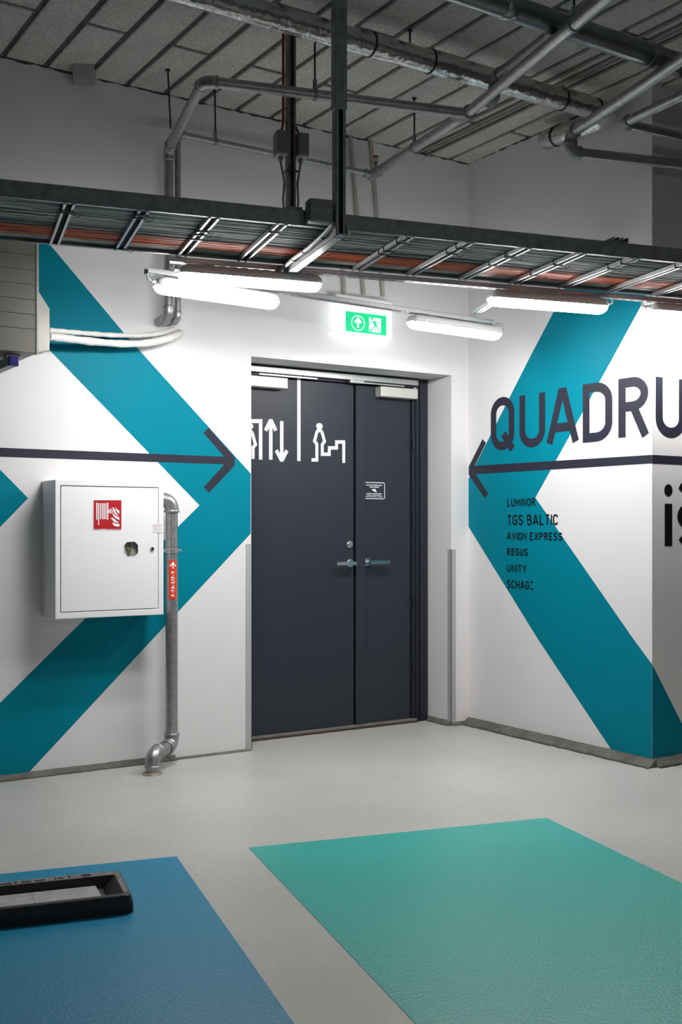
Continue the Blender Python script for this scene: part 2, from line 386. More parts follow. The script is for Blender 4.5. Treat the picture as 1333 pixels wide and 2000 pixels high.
tag(db.build('floor_grit', 'crumb_dark'), 'dark grit scattered on the grey floor before the doors and along the walls', 'grit', kind='stuff')
# ---------------------------------------------------------------- murals
TE = .0008
shape('painted_chevron', P_back(TE), bk, [(30, 397), (97, 477), (246, 655), (490, 925), (490, 1042), (48, 1532), (-170, 1575), (-170, 1541), (390, 987), (97, 684), (-60, 522), (-60, 395)], 'teal', wall_back)
shape('painted_chevron', P_back(TE), bk, [(-160, 754), (55, 973), (-160, 1195)], 'teal', wall_back)
az_, bz_ = bk(-59, 872)[1], bk(-59, 890)[1]
MB().poly([(-3.9, YW-EPS, bz_), (bk(-59, 880)[0], YW-EPS, bz_), (bk(-59, 880)[0], YW-EPS, az_), (-3.9, YW-EPS, az_)]).build('painted_arrow', 'ink', wall_back)
shape('painted_arrow', P_back(), bk, [(-60, 872), (438, 892), (397.5, 845.5), (407.5, 835), (459, 894), (459, 908.5), (408.7, 962.5), (398, 951.5), (438, 907), (-60, 890)], 'ink', wall_back)
shape('painted_chevron', P_right(TE), rg, [(1108, 560), (1034.6, 700), (914, 935), (914, 1029), (1052.6, 1250), (1205, 1500), (1274.3, 1520), (1274.3, 1297), (1239.5, 1250), (1046.5, 972), (1197, 700), (1272, 562)], 'teal', wall_right)
ax, az = rg(1274.3, 1297); az0 = az
MB().poly([(XR+.0003, YP-TE, az0), (XR+.0003, YP-TE, .004), (XR+.37, YP-TE, .004)]).build('painted_chevron', 'teal', wall_right)
shape('painted_arrow', P_right(), rg, [(1274.6, 888.4), (928, 909.8), (950, 865.5), (943.4, 857.5), (916.3, 911.5), (916.3, 927), (947.5, 973), (954.4, 964.2), (930.6, 926.4), (1274.6, 905)], 'ink', wall_right)
z0, z1 = rg(1274.6, 905)[1], rg(1274.6, 888.4)[1]
MB().poly([(XR+.0003, YP-EPS, z0), (XR+.0003, YP-EPS, z1), (7.5, YP-EPS, z1), (7.5, YP-EPS, z0)]).build('painted_arrow', 'ink', wall_right)
# large lettering: each letter from its own extents
big = MB(); zs = []
zb, zt = rg(1240, 856)[1], rg(1240, 736)[1]
for ch, a, b in (('Q', 959.5, 1005.7), ('U', 1015.5, 1065.9), ('A', 1069.1, 1131), ('D', 1139.3, 1197), ('R', 1208.9, 1269.6)):
    glyph(big, P_right(), ch, rg(a, 850)[0], rg(b, 850)[0], zb, zt, .052)
big.build('lettering', 'ink', wall_right)
big = MB(); xl = pl(1281.4, 800)[0]; glyph(big, P_pillar(), 'U', xl, xl+.235, zb, zt, .054)
xx = xl+.29
for ch, wd in (('M', .28),): glyph(big, P_pillar(), ch, xx, xx+wd, zb, zt, .054)
big.build('lettering', 'ink', wall_right)
sm = MB()
for s, x0, x1, yt, yb in (('LUMINOR', 991.7, 1047, 974.4, 990), ('TGS BALTIC', 991.8, 1091, 1005.6, 1026.3), ('AVION EXPRESS', 991, 1099.5, 1039.5, 1055), ('REGUS', 991.2, 1032.3, 1070.4, 1085), ('UNITY', 991.5, 1029.4, 1102, 1116.8), ('SCHAG[', 991, 1043.2, 1132.5, 1149)):
    a, b = rg(x0, yb), rg(x1, yb); t_ = rg(x0, yt)[1]
    word(sm, P_right(), s, a[0], b[0], a[1], t_, .0094 if s[0] != 'T' else .0108)
sm.build('lettering', 'black_ink', wall_right)
sm = MB()
a = pl(1299, 1066.5); b = pl(1313.6, 984); w_ = b[0]-a[0]
sm.poly([P_pillar()(a[0], a[1]), P_pillar()(b[0], a[1]), P_pillar()(b[0], b[1]), P_pillar()(a[0], b[1])])
c = pl(1306.2, 957.5); disc(sm, P_pillar(), c, w_*.55, w_*.55)
xs = pl(1323.6, 1030)[0]
glyph(sm, P_pillar(), 's', xs, xs+.19, a[1]-.006, a[1]+(b[1]-a[1])*1.33, w_)
zc = pl(1327, 948)[1]; ribbon(sm, P_pillar(), [(xs+.02, zc), (xs+.095, zc-.06), (xs+.17, zc)], .038)
sm.build('lettering', 'black_ink', wall_right)

# ---------------------------------------------------------------- door_1: frame, two leaves, hardware
d1 = thing('door_1', None, None, ((XO0+XO1)/2, YD, 0)); d1['kind'] = 'structure'
fr = MB(); XL0, XM, XL1 = 2.985, 3.795, 4.232; ZT = 2.155
fr.box(XO0+.001, XL0-.006, YD-.01, YD+.10, .0, ZO-.001); fr.box(XL1+.006, XO1-.001, YD-.01, YD+.10, 0, ZO-.001)
fr.box(XL1+.03, XL1+.045, YD-.022, YD-.01, 0, ZO-.03); fr.box(XL1+.062, XO1-.012, YD-.022, YD-.01, 0, ZO-.03)
fr.box(XL0-.006, XL1+.006, YD-.01, YD+.10, ZT+.006, ZO-.001)
fr.build('door_frame', 'door_frame', d1, .002)
MB().box(XL0-.02, XL1+.02, YD+.052, YD+.07, 0, ZO-.04).build('door_backing', 'void', d1)
leafL = MB().box(XL0, XM-.005, YD, YD+.05, .022, ZT).build('door_leaf', 'door', d1, .002)
leafR = MB().box(XM+.012, XL1, YD+.004, YD+.05, .022, ZT).build('door_leaf', 'door', d1, .002)
MB().box(XM+.006, XM+.078, YD-.010, YD+.004, .022, ZT-.004).build('meeting_strip', 'door', leafR, .002)
MB().box(XO0+.02, XL1+.03, YD-.045, YD-.012, 2.176, 2.210).build('closer_rail', 'alu', d1, .002)
# closers
def closer(x0, x1, leaf, a0, a1):
    o = MB().box(x0, x1, YD-.068, YD, 2.086, 2.149).build('door_closer', 'closer', leaf, .004)
    MB().box(a0, a1, YD-.053, YD-.040, 2.159, 2.167).build('closer_arm', 'alu', leaf)
    MB().box((x0 if abs(x0-a0) < abs(x1-a1) else x1-.02)+.0, (x0 if abs(x0-a0) < abs(x1-a1) else x1-.02)+.02, YD-.052, YD-.036, 2.14, 2.162).build('closer_pivot', 'alu', leaf)
closer(3.0, on_y(563, 745, YD-.068).x, leafL, 3.09, on_y(620, 740, YD-.05).x)
closer(on_y(745, 770, YD-.068).x, on_y(817, 770, YD-.068).x, leafR, on_y(690, 748, YD-.05).x, on_y(790, 758, YD-.05).x)
a = on_y(684, 745, YD-.05); MB().box(a.x, a.x+.10, YD-.06, YD-.03, 2.156, 2.175).build('slide_block', 'alu', d1, .002)
# handles
def lever(px, py, leaf, sgn, knob=False):
    p = on_y(px, py, YD); r_ = MB().tube([(p.x, YD, p.z), (p.x, YD-.008, p.z), (p.x, YD-.010, p.z)], [.027, .027, .024], 28).build('door_rose', 'nickel', leaf)
    h = MB().tube([(p.x, YD-.01, p.z), (p.x, YD-.052, p.z)], .009, 14)
    h.box(min(p.x-sgn*.012, p.x+sgn*.135), max(p.x-sgn*.012, p.x+sgn*.135), YD-.062, YD-.050, p.z-.0105, p.z+.0105)
    h.build('door_handle', 'nickel', r_, .002)
lever(684, 1100, leafL, -1); lever(717.5, 1098, leafR, 1)
p = on_y(683.5, 1063.5, YD); MB().tube([(p.x, YD, p.z), (p.x, YD-.006, p.z), (p.x, YD-.011, p.z)], [.026, .026, .018], 28).build('lock_cover', 'nickel', leafL)
for zz in (.35, .78, 1.29, 1.80):
    MB().tube([(XL1+.012, YD-.018, zz-.03), (XL1+.012, YD-.018, zz+.03)], .008, 12).build('hinge', 'door_frame', d1)
# threshold
MB().box(XL0-.03, XL1+.03, YD-.03, YD+.04, .003, .022).build('threshold', 'sill', d1, .002)
MB().box(XL0-.03, XL1+.04, YD-.042, YD-.028, .001, .010).build('threshold_dirt', 'dirt', d1)
# door pictograms
pic = MB(); PD = P_door(); SW = .0235
def cr(x, y): return dr(480+x/6.06, 690+y/6.06)
def st(pts, w_=SW, closed=False): ribbon(pic, PD, [cr(*p) for p in pts], w_, closed)
st([(-70, 803), (177, 803), (177, 1258)]); st([(-70, 803), (-70, 1258)])
st([(297, 835), (297, 1260)]); st([(235, 915), (290, 803), (304, 803), (358, 915)])
st([(427, 803), (427, 1235)]); st([(362, 1148), (420, 1260), (434, 1260), (489, 1150)])
st([(630, 268), (630, 1275)])
def man(cx):
    c = cr(cx, 863); disc(pic, PD, c, .024, .019)
man(873); man(48)
st([(780, 1262), (842, 1262), (842, 1075), (815, 1040), (842, 935), (856, 914), (888, 914), (904, 935), (934, 1042), (907, 1080), (907, 1195), (990, 1195), (990, 1120), (1076, 1120), (1076, 1050), (1161, 1050), (1161, 1298)], .021)
st([(9, 1250), (9, 1110), (-18, 1075), (20, 945), (33, 925), (63, 925), (78, 945), (116, 1080), (87, 1115), (87, 1250)], .021)
pic.build('pictogram', 'white_ink', leafL)
# camera notice
nt_ = MB(); x0, z1 = dr(709.5, 942); x1, _ = dr(752, 942); _, z0 = dr(709.5, 973.5)
PN = lambda x, z: (x, YD+.004-.0012, z)
MB().poly([PN(x0, z0), PN(x1, z0), PN(x1, z1), PN(x0, z1)]).build('notice', 'door', leafR)
PN = lambda x, z: (x, YD+.004-.002-J(), z)
x0 = XM+.08
ribbon(nt_, PN, [(x0, z1)]+A(x1-.01, z1-.01, .01, .01, 90, 0, 4)+A(x1-.01, z0+.01, .01, .01, 0, -90, 4)+[(x0, z0)], .0045)
H_ = z1-z0; Wn = x1-x0
def nl(s, a, b, zc, h): word(nt_, PN, s, x0+.004+Wn*a*.93, x0+.004+Wn*b*.93, z0+H_*zc-h/2, z0+H_*zc+h/2, .0018)
nl('PATALPOS IR TERITORIJA STEBIMA', .05, .90, .84, .0075); nl('VAIZDO KAMEROMIS', .22, .74, .72, .0075)
nl('VYKDOMAS VAIZDO STEBEJIMAS', .05, .88, .315, .006); nl('VYKDOMAS VAIZDO IRASYMAS', .05, .88, .215, .006); nl('KONSTITUCIJOS PR. 21 VILNIUS', .02, .92, .12, .006)
def nq(x, y): return PN(x0+Wn*x, z0+H_*y)
nt_.poly([nq(.34, .585), (nq(.54, .60)), nq(.56, .53), nq(.53, .48), nq(.60, .46), nq(.60, .39), nq(.45, .46), nq(.38, .53)])
nt_.build('notice_print', 'white_ink', leafR)

# corner guards
def guard(x, side, lbl):
    t = MB(); w_ = .034; h = 1.165 if side < 0 else 1.12
    if side < 0: t.box(x-w_, x+.003, YW-.003, YW, .004, h); t.box(x, x+.003, YW-.003, YW+w_, .004, h)
    else: t.box(x-.003, x+w_, YW-.003, YW, .012, h); t.box(x-.003, x, YW-.003, YW+w_, .012, h)
    tag(t.build('corner_guard', 'guard'), lbl, 'corner guard')
guard(XO0, -1, 'grey corner guard strip on the wall edge left of the dark doors')
guard(XO1, 1, 'grey corner guard strip on the wall edge right of the dark doors')

# ================================================================ FIRE HOSE CABINET
YC = YW-.21
cx0, cx1, cz0, cz1 = 1.731, 2.304, .806, 1.492
cb = thing('fire_hose_cabinet', 'white steel fire hose cabinet with red hose sign, mounted on the wall', 'cabinet', ((cx0+cx1)/2, YW-.1, cz0))
b = MB(); dx0, dz1 = on_y(118, 947.8, YC).x, on_y(118, 947.8, YC).z; dx1, dz0 = on_y(310, 1191, YC).x, on_y(118, 1196.8, YC).z
yb_ = YC+.034
def rc(x0, x1, z0, z1, y): return [(x0, y, z0), (x1, y, z0), (x1, y, z1), (x0, y, z1)]
b.add(rc(cx0, cx1, cz0, cz1, YW)+rc(cx0, cx1, cz0, cz1, YC)+rc(dx0, dx1, dz0, dz1, YC)+rc(dx0, dx1, dz0, dz1, yb_),
      [(3, 2, 1, 0)]+[(k, (k+1) % 4, 4+(k+1) % 4, 4+k) for k in range(4)]+[(4+k, 4+(k+1) % 4, 8+(k+1) % 4, 8+k) for k in range(4)]+[(8+k, 8+(k+1) % 4, 12+(k+1) % 4, 12+k) for k in range(4)]+[(12, 13, 14, 15)])
b.build('body', 'cab', cb, .003)
ga = .004
vg = MB()
for a_, b_, c_, d_ in ((dx0-.006, dx0+.016, dz0-.006, dz1+.006), (dx1-.016, dx1+.006, dz0-.006, dz1+.006), (dx0, dx1, dz0-.006, dz0+.016), (dx0, dx1, dz1-.016, dz1+.006)): vg.box(max(a_, dx0+.0003), min(b_, dx1-.0003), YC+.0145, YC+.018, max(c_, dz0+.0003), min(d_, dz1-.0003))
vg.build('door_gap_shade', 'void', cb)  # black strips behind the door gap, standing in for its shade
# door with an octagonal window cut in it
wx0, wz1 = on_y(241.8, 1057.5, YC).x, on_y(256, 1057.5, YC).z; wx1, wz0 = on_y(270.3, 1086.8, YC).x, on_y(256, 1087, YC).z
def octo(x0, x1, z0, z1, c=.018): return [(x0+c, z0), (x1-c, z0), (x1, z0+c), (x1, z1-c), (x1-c, z1), (x0+c, z1), (x0, z1-c), (x0, z0+c)]
oc = octo(wx0, wx1, wz0, wz1); D0, D1, E0, E1 = dx0+ga, dx1-ga, dz0+ga, dz1-ga
outer = [(oc[0][0], E0), (oc[1][0], E0), (D1, oc[2][1]), (D1, oc[3][1]), (oc[4][0], E1), (oc[5][0], E1), (D0, oc[6][1]), (D0, oc[7][1])]
dm = MB(); y = YC-.001
for i in range(8):
    j = (i+1) % 8; f = [oc[i], outer[i], outer[j], oc[j]]
    if i == 1: f = [oc[1], outer[1], (D1, E0), outer[2], oc[2]]
    if i == 3: f = [oc[3], outer[3], (D1, E1), outer[4], oc[4]]
    if i == 5: f = [oc[5], outer[5], (D0, E1), outer[6], oc[6]]
    if i == 7: f = [oc[7], outer[7], (D0, E0), outer[0], oc[0]]
    dm.poly([(p[0], y, p[1]) for p in f])
    dm.poly([(oc[i][0], y, oc[i][1]), (oc[j][0], y, oc[j][1]), (oc[j][0], y+.012, oc[j][1]), (oc[i][0], y+.012, oc[i][1])])
rect = [(D0, E0), (D1, E0), (D1, E1), (D0, E1)]
for i in range(4):
    a_, b_ = rect[i], rect[(i+1) % 4]; dm.poly([(a_[0], y, a_[1]), (b_[0], y, b_[1]), (b_[0], y+.014, b_[1]), (a_[0], y+.014, a_[1])])
cdoor = dm.build('door', 'cab', cb)
MB().prism([(p[0], YC+.022, p[1]) for p in octo(wx0-.006, wx1+.006, wz0-.006, wz1+.006)], (0, .004, 0)).build('key_recess', 'cab_in', cdoor)
rm = MB(); ribbon(rm, lambda x, z: (x, YC-.002, z), octo(wx0, wx1, wz0, wz1), .005, True); rm.build('recess_rim', 'white_plastic', cdoor)
kx, kz = (wx0+wx1)/2-.006, wz1-.008
k = MB(); ky = YC+.016
k.tube([(kx+.012*math.cos(t*PI/6), ky, kz-.018+.014*math.sin(t*PI/6)) for t in range(13)], .0026, 8)
k.box(kx-.004, kx+.004, ky-.001, ky+.002, kz-.072, kz-.03); k.box(kx+.003, kx+.009, ky-.001, ky+.002, kz-.07, kz-.058); k.box(kx-.007, kx+.012, ky-.002, ky+.002, kz-.048, kz-.026)
k.build('key', 'brass', cdoor)
p = on_y(297, 1072, YC)
MB().tube([(p.x, YC, p.z), (p.x, YC-.006, p.z), (p.x, YC-.010, p.z)], [.011, .011, .008], 20).build('lock', 'nickel', cdoor)
MB().tube([(p.x, YC-.010, p.z), (p.x, YC-.012, p.z)], .0055, 14).build('keyhole', 'black', cdoor)
# red sign
def cc(x, y, e=.0022): p = on_y(160+x/6.665, 960+y/6.665, YC-e); return (p.x, p.z)
def qd(mb, P, a, b): mb.poly([P(a[0], b[1]), P(b[0], b[1]), P(b[0], a[1]), P(a[0], a[1])])
PC1 = lambda x, z: (x, YC-.0022, z); PC2 = lambda x, z: (x, YC-.0030, z); PC3 = lambda x, z: (x, YC-.0038-J(), z)
m_ = MB(); m_.prism([PC1(*cc(*q_)) for q_ in ((143, 103), (525, 103), (525, 503), (143, 503))][::-1], (0, .001, 0)); sgn = m_.build('hose_sign', 'white_ink', cdoor)
m_ = MB(); m_.poly([PC2(*cc(*q_)) for q_ in ((153, 113), (515, 113), (515, 487), (153, 487))]); m_.build('sign_field', 'red', cdoor)
m_ = MB()
for i, x in enumerate((193, 217, 242, 266, 289, 312, 335)):
    e = 8 if i in (0, 6) else 0
    ribbon(m_, PC3, [cc(x, 152-e), cc(x, (360 if i != 1 else 398)+e)], .0056 if e else .0050)
disc(m_, PC3, cc(217, 420), .0034, .0052, 12)
for i in range(4): pass
ribbon(m_, PC3, [cc(372+26*math.cos(t*PI/8), 256+26*math.sin(t*PI/8)) for t in range(16)], .0032, True)
ribbon(m_, PC3, [cc(340, 256), cc(398, 256)], .003); ribbon(m_, PC3, [cc(372, 232), cc(372, 282)], .003)
for fl in ([(438, 192), (446, 222), (470, 240), (487, 250), (487, 290), (462, 275), (445, 248), (438, 220)],
           [(388, 206), (412, 212), (430, 235), (440, 270), (460, 298), (482, 312), (455, 312), (430, 295), (414, 262), (405, 228)],
           [(398, 272), (402, 300), (418, 328), (450, 355), (487, 375), (487, 335), (455, 325), (425, 308)],
           [(370, 352), (395, 342), (420, 352), (440, 378), (482, 398), (455, 406), (425, 400), (405, 380), (392, 362)],
           [(398, 398), (405, 430), (430, 452), (487, 457), (487, 418), (450, 422), (420, 412)]):
    m_.poly([PC3(*cc(*q_)) for q_ in fl])
m_.build('hose_symbol', 'white_ink', cdoor)
m_ = MB(); a_, b_ = cc(158, 497), cc(240, 497)
for s0, s1 in ((155, 240), (308, 510)): m_.poly([PC2(*cc(x, yy)) for x, yy in ((s0, 491), (s1, 491), (s1, 498), (s0, 498))])
m_.build('sign_small_print', 'sticker_red', cdoor)
# inspection sticker across the door gap
m_ = MB(); m_.prism([PC1(*cc(*q_)) for q_ in ((925, 418), (1052, 418), (1052, 538), (925, 538))][::-1], (0, .001, 0)); stk = m_.build('inspection_sticker', 'sticker', cb)
m_ = MB(); ribbon(m_, PC2, [cc(918+i*10, 441+(5 if i % 2 else -5)) for i in range(13)], .0014); m_.build('sticker_signature', 'sticker_red', cb)
m_ = MB()
for i, (a0, a1) in enumerate(((945, 1030), (940, 1025), (940, 1020), (940, 1005))):
    yy = 470+i*17; x = a0
    while x < a1: l_ = random.uniform(6, 16); ribbon(m_, PC2, [cc(x, yy), cc(min(x+l_, a1), yy)], .0009); x += l_+5
m_.build('sticker_print', 'cable_grey', cb)

# ================================================================ STAND PIPE
SP = YW-.115; x_ = on_y(335.5, 1200, SP).x; R0 = .0325
base = on_z(298, 1512, 0); zb_ = on_y(335, 1455, SP).z
sp = thing('hose_stand_pipe', 'thick galvanised pipe with orange-red arrow sticker, right of the white cabinet', 'pipe', (base.x, base.y, 0))
ztop = 1.405
run(sp, [(cx1+.001, SP, ztop), (x_, SP, ztop), (x_, SP, zb_-.004), (base.x, base.y, zb_-.004), (base.x, base.y, .0)], R0, 'galv', er=.062)
cl = MB(); zc = on_y(335, 1076, SP-.03).z
for dz in (-.006, .006): cl.tube([(x_, SP, zc+dz-.004), (x_, SP, zc+dz+.004)], R0+.004, 24)
cl.box(x_-.055, x_-.03, SP-.006, SP+.006, zc-.008, zc+.008); cl.box(x_+.03, x_+.055, SP-.006, SP+.006, zc-.008, zc+.008)
cl.tube([(x_-.048, SP-.014, zc), (x_-.048, SP+.01, zc)], .006, 10); cl.tube([(x_+.048, SP-.014, zc), (x_+.048, SP+.01, zc)], .006, 10)
cl.build('pipe_clamp', 'steel_bright', sp)
MB().tube([(x_, SP, zc), (x_, YW, zc)], .005, 10).build('clamp_bolt', 'steel_bright', sp)
# sticker wrapped on the pipe: centre slightly right of the side that faces the camera
view = math.atan2(-(SP), -x_)
def P_pipe(e, phi0): return lambda s, z: (x_+(R0+e+J())*math.cos(phi0+s/R0), SP+(R0+e+J())*math.sin(phi0+s/R0), z)
ph = view+.20
zA, zB = on_y(338, 1170, SP-.03).z, on_y(338, 1094, SP-.03).z
sk = MB(); PS = P_pipe(.0008, ph)
for i in range(10):
    s0, s1 = -.0215+.043*i/10, -.0215+.043*(i+1)/10; sk.poly([PS(s0, zA), PS(s1, zA), PS(s1, zB), PS(s0, zB)])
sk.build('flow_sticker', 'orange', sp)
SUB[0] = .003; tx = MB(); PT_ = P_pipe(.0016, ph)
HH = zB-zA
word(tx, lambda a_, b_: PT_(-b_, zA+a_), 'P-FH-STP-9', HH*.07, HH*.71, -.0095, .0095, .0042, gap=.2)
word_arrow = [(-.015, HH*.84), (0, HH*.94), (.015, HH*.84)]
ribbon(tx, lambda a_, b_: PT_(a_, zA+b_), word_arrow, .006); ribbon(tx, lambda a_, b_: PT_(a_, zA+b_), [(0, HH*.93), (0, HH*.785)], .0065)
tx.build('sticker_lettering', 'white_ink', sp); SUB[0] = 0
MB().tube([(base.x, base.y, 0), (base.x, base.y, .006), (base.x, base.y, .012)], [.052, .048, .038], 20).build('floor_collar', 'crumb', sp)

# ================================================================ CABLE TRAY  (u along, n across)
TZ = 2.42; NN, NF = 4.045, 4.665; U0, U1 = -.9, 6.2
tray = thing('cable_tray', 'galvanised ladder cable tray crossing under the ceiling from left to right', 'cable tray', TM @ Vector((1.42, 4.35, TZ)))
def rail(n, s):
    b = MB(TM); t = .0025; h = .060
    b.box(U0, U1, min(n, n+s*t), max(n, n+s*t), TZ, TZ+h)
    b.box(U0, U1, min(n, n+s*.016), max(n, n+s*.016), TZ-.001, TZ+t); b.box(U0, U1, min(n, n+s*.014), max(n, n+s*.014), TZ+h-t, TZ+h)
    b.box(U0, U1, min(n-s*.003, n), max(n-s*.003, n), TZ+.022, TZ+.038)
    return b.build('side_rail', 'galv_dark', tray)
rail(NN, 1); rail(NF, -1)
rg0 = MB(TM)
for (a, b_, c, d) in ((-.0205, -.0145, 0, .018), (.0145, .0205, 0, .018), (-.0205, .0205, .016, .018), (-.0205, -.011, 0, .002), (.011, .0205, 0, .002)):
    rg0.box(a, b_, NN+.003, NF-.003, TZ-.006+c, TZ-.006+d)
rung0 = None; tie_rnd = random.Random(3)
for k in range(-4, 22):
    u = .417+.2655*k
    if u > U1-.1: break
    if rung0 is None:
        rung0 = rg0.build('rung', 'steel_bright', tray); o = rung0; rung0.data.materials.append(M['void'])
        for f_ in (12, 13, 14, 15, 16, 17): rung0.data.polygons[f_].material_index = 1  # web coloured black to stand for the shade inside the open channel
    else:
        o = bpy.data.objects.new('rung', rung0.data); COL.objects.link(o); attach(o, tray)
    mv = TM @ Vector((u, 0, 0)); o.location = mv
    if -1 < k < 13:
        for j in range(tie_rnd.choice((1, 2, 2, 3, 4))):
            n_ = NN+.03+abs(tie_rnd.gauss(0, .18)); n_ = min(n_, NF-.05); tb = MB(TM)
            tb.box(u-.023, u+.023, n_, n_+.004, TZ-.0095, TZ-.0060); tb.box(u-.023, u-.021, n_, n_+.004, TZ-.0095, TZ+.02); tb.box(u+.021, u+.023, n_, n_+.004, TZ-.0095, TZ+.02)
            l_ = tie_rnd.uniform(.01, .03); tb.tube([(u+.02, n_, TZ-.008), (u+.024+l_*.5, n_-.004, TZ-.012-l_*.3), (u+.03+l_, n_-.006, TZ-.010)], .0013, 5)
            tb.build('cable_tie', 'black', tray)
def cables(n0, n1, cnt, r, z, seed, wav=.004, layers=1):
    rd = random.Random(seed); b = MB(TM)
    for L_ in range(layers):
        for i in range(cnt):
            n_ = n0+(n1-n0)*(i+.5)/cnt; a1, a2, p1, p2 = rd.uniform(.4, 1)*wav, rd.uniform(.3, 1)*wav, rd.uniform(0, 6), rd.uniform(0, 6)
            pts = []
            for s in range(0, 61):
                u = U0+.02+(U1-U0-.04)*s/60
                pts.append((u, min(max(n_+a1*math.sin(1.3*u+p1)+a2*math.sin(4.1*u+p2), NN+.012), NF-.012), z+r+L_*2*r*.8+rd.uniform(0, r*.5)))
            b.tube(pts, r*rd.uniform(.8, 1.1), 6, False)
    b.n = 60*6
    return b
def tones(o, mats, seed):
    rd = random.Random(seed); me = o.data
    for m_ in mats: me.materials.append(M[m_])
    k = len(mats)+1; idx = [0]*len(me.polygons)
    for c_ in range(len(idx)//360):
        v_ = rd.randrange(k)
        for f_ in range(360): idx[c_*360+f_] = v_
    me.polygons.foreach_set('material_index', idx); return o
M['cable_light'] = mat('pale_grey_cable', (.46, .48, .46), .5, var=.2, vscale=5)
M['cable_mid'] = mat('dark_grey_cable', (.09, .10, .095), .5, var=.3, vscale=5)
M['cable_rust'] = mat('deep_orange_cable', (.36, .07, .025), .5, var=.2, vscale=5)
ZC_ = TZ+.0125
tag(tones(cables(NN+.010, NN+.375, 40, .0050, ZC_, 1, .007, 2).build('cable_bundle', 'cable_grey'), ('cable_mid', 'cable_light', 'cable_mid', 'cable_grey'), 4), 'dense bundle of thin grey cables lying along the near side of the tray', 'cables', kind='stuff')
tag(cables(NN+.375, NN+.405, 5, .0042, ZC_, 5, .008, 2).build('cable_bundle', 'cable_dark'), 'narrow bundle of black cables between the grey and orange cables in the tray', 'cables', kind='stuff')
tag(tones(cables(NN+.405, NN+.545, 19, .0040, ZC_, 2, .006, 2).build('cable_bundle', 'cable_orange'), ('cable_rust',), 4), 'bundle of orange cables lying in the tray along its far side', 'cables', kind='stuff')
tag(cables(NN+.548, NF-.010, 6, .0045, ZC_, 8, .002, 1).build('cable_bundle', 'cable_grey'), 'few dull grey cables against the far rail of the tray beside the orange ones', 'cables', kind='stuff')

def strut_mb(mx, L, w_=.041, h=.021, slot=True, open_up=True):
    """slotted C channel along +x, its slotted face down"""
    b = MB(mx); t = .0025
    b.box(0, L, -w_/2, -w_/2+t, 0, h); b.box(0, L, w_/2-t, w_/2, 0, h)
    b.box(0, L, -w_/2, -w_/2+.009, h-t, h); b.box(0, L, w_/2-.009, w_/2, h-t, h)
    if slot:
        b.box(0, L, -w_/2, -.0065, 0, t); b.box(0, L, .0065, w_/2, 0, t)
        x = 0
        while x < L: b.box(x, min(x+.018, L), -.0065, .0065, 0, t); x += .05
    else: b.box(0, L, -w_/2, w_/2, 0, t)
    return b
def strut(name, p, q, lbl, cat, h=.021, w_=.041, m='steel_bright', slot=True):
    p, q = Vector(p), Vector(q); d = q-p; mx = Matrix.Translation(p) @ Matrix.Rotation(math.atan2(d.y, d.x), 4, 'Z')
    return tag(strut_mb(mx, d.length, w_, h, slot).build(name, m), lbl, cat)
SN = 4.695
strut('mounting_channel', TM @ Vector((.90, SN, 2.395)), TM @ Vector((3.95, SN, 2.395)), 'slotted steel channel under the far rail of the cable tray, carrying the upper lamps', 'channel')
s2a, s2b = Vector((1.915, 4.600, 2.388)), Vector((4.02, 4.722, 2.388))
strut('mounting_channel', s2a, s2b, 'slotted steel channel nearer the wall, passing above the exit sign and carrying two lamps', 'channel', h=.024)
ca = on_z(934, 612, 2.413); cbq = TM @ Vector((2.60, SN+.02, 2.413))
strut('cross_channel', ca+(ca-cbq).normalized()*.03, cbq, 'short light steel channel bridging the two lamp channels near the room corner', 'channel')
# arm and hanging posts
UP = 1.425
arm = thing('hanger_post', 'long dark steel post in front of the cable tray, with slotted arm under it', 'post', TM @ Vector((UP, 3.995, 2.37)))
pm = MB(TM); pz0, pz1 = 2.375, CZ-.01
for a_, b_, c_, d_ in ((-.0205, .0205, .0185, .0210), (-.0205, -.018, -.0205, .0210), (.018, .0205, -.0205, .0210), (-.0205, -.009, -.0205, -.018), (.009, .0205, -.0205, -.018)):
    pm.box(UP+a_, UP+b_, 3.995+c_, 3.995+d_, pz0, pz1)
pm.build('post_channel', 'galv_dark', arm)
pm = MB(TM); pm.box(UP-.024, UP+.024, 3.968, 4.020, 2.86, 3.30); pm.build('post_sleeve', 'galv_dark', arm, .002)
mx = TM @ Matrix.Translation((UP+.006, 3.97, 2.377)) @ Matrix.Rotation(PI/2, 4, 'Z')
b = MB(mx); t = .0025; L = .70; h = .041
b.box(0, L, -.0205, .0205, 0, t); b.box(0, L, -.0205, -.018, 0, h); b.box(0, L, .018, .0205, 0, h)
b.build('arm', 'steel_bright', arm)
hp = MB(mx)
for i in range(12):
    xx = .04+i*.052
    for yy, s in ((-.0205, -1), ): hp.prism([(xx+.012*math.cos(tt*PI/4), yy-.0004, .0205+.009*math.sin(tt*PI/4)) for tt in range(8)], (0, -.0006, 0))
tag(hp.build('arm_holes', 'void', arm), kind='stuff')
mx2 = TM @ Matrix.Translation((UP-.028, 3.985, 2.40))
tb = MB(mx2); tb.tube([(0, 0, .02), (-.004, .1, .004), (0, .3, .0), (-.003, .48, .002), (0, .66, 0), (-.02, .70, -.012)], .009, 12); tb.build('flexible_conduit', 'plastic_light', arm)
for yy in (.12, .36, .5, .62): MB(mx2).tube([(0, yy, 0), (0, yy+.006, 0)], .0115, 12).build('conduit_tie', 'black', arm)
cpm = MB(TM); cpm.box(UP-.020, UP+.032, 4.665, 4.672, 2.362, 2.424); cpm.box(UP-.010, UP+.022, 4.672, 4.676, 2.372, 2.414); cpm.build('arm_end_plate', 'steel_bright', arm, .002)
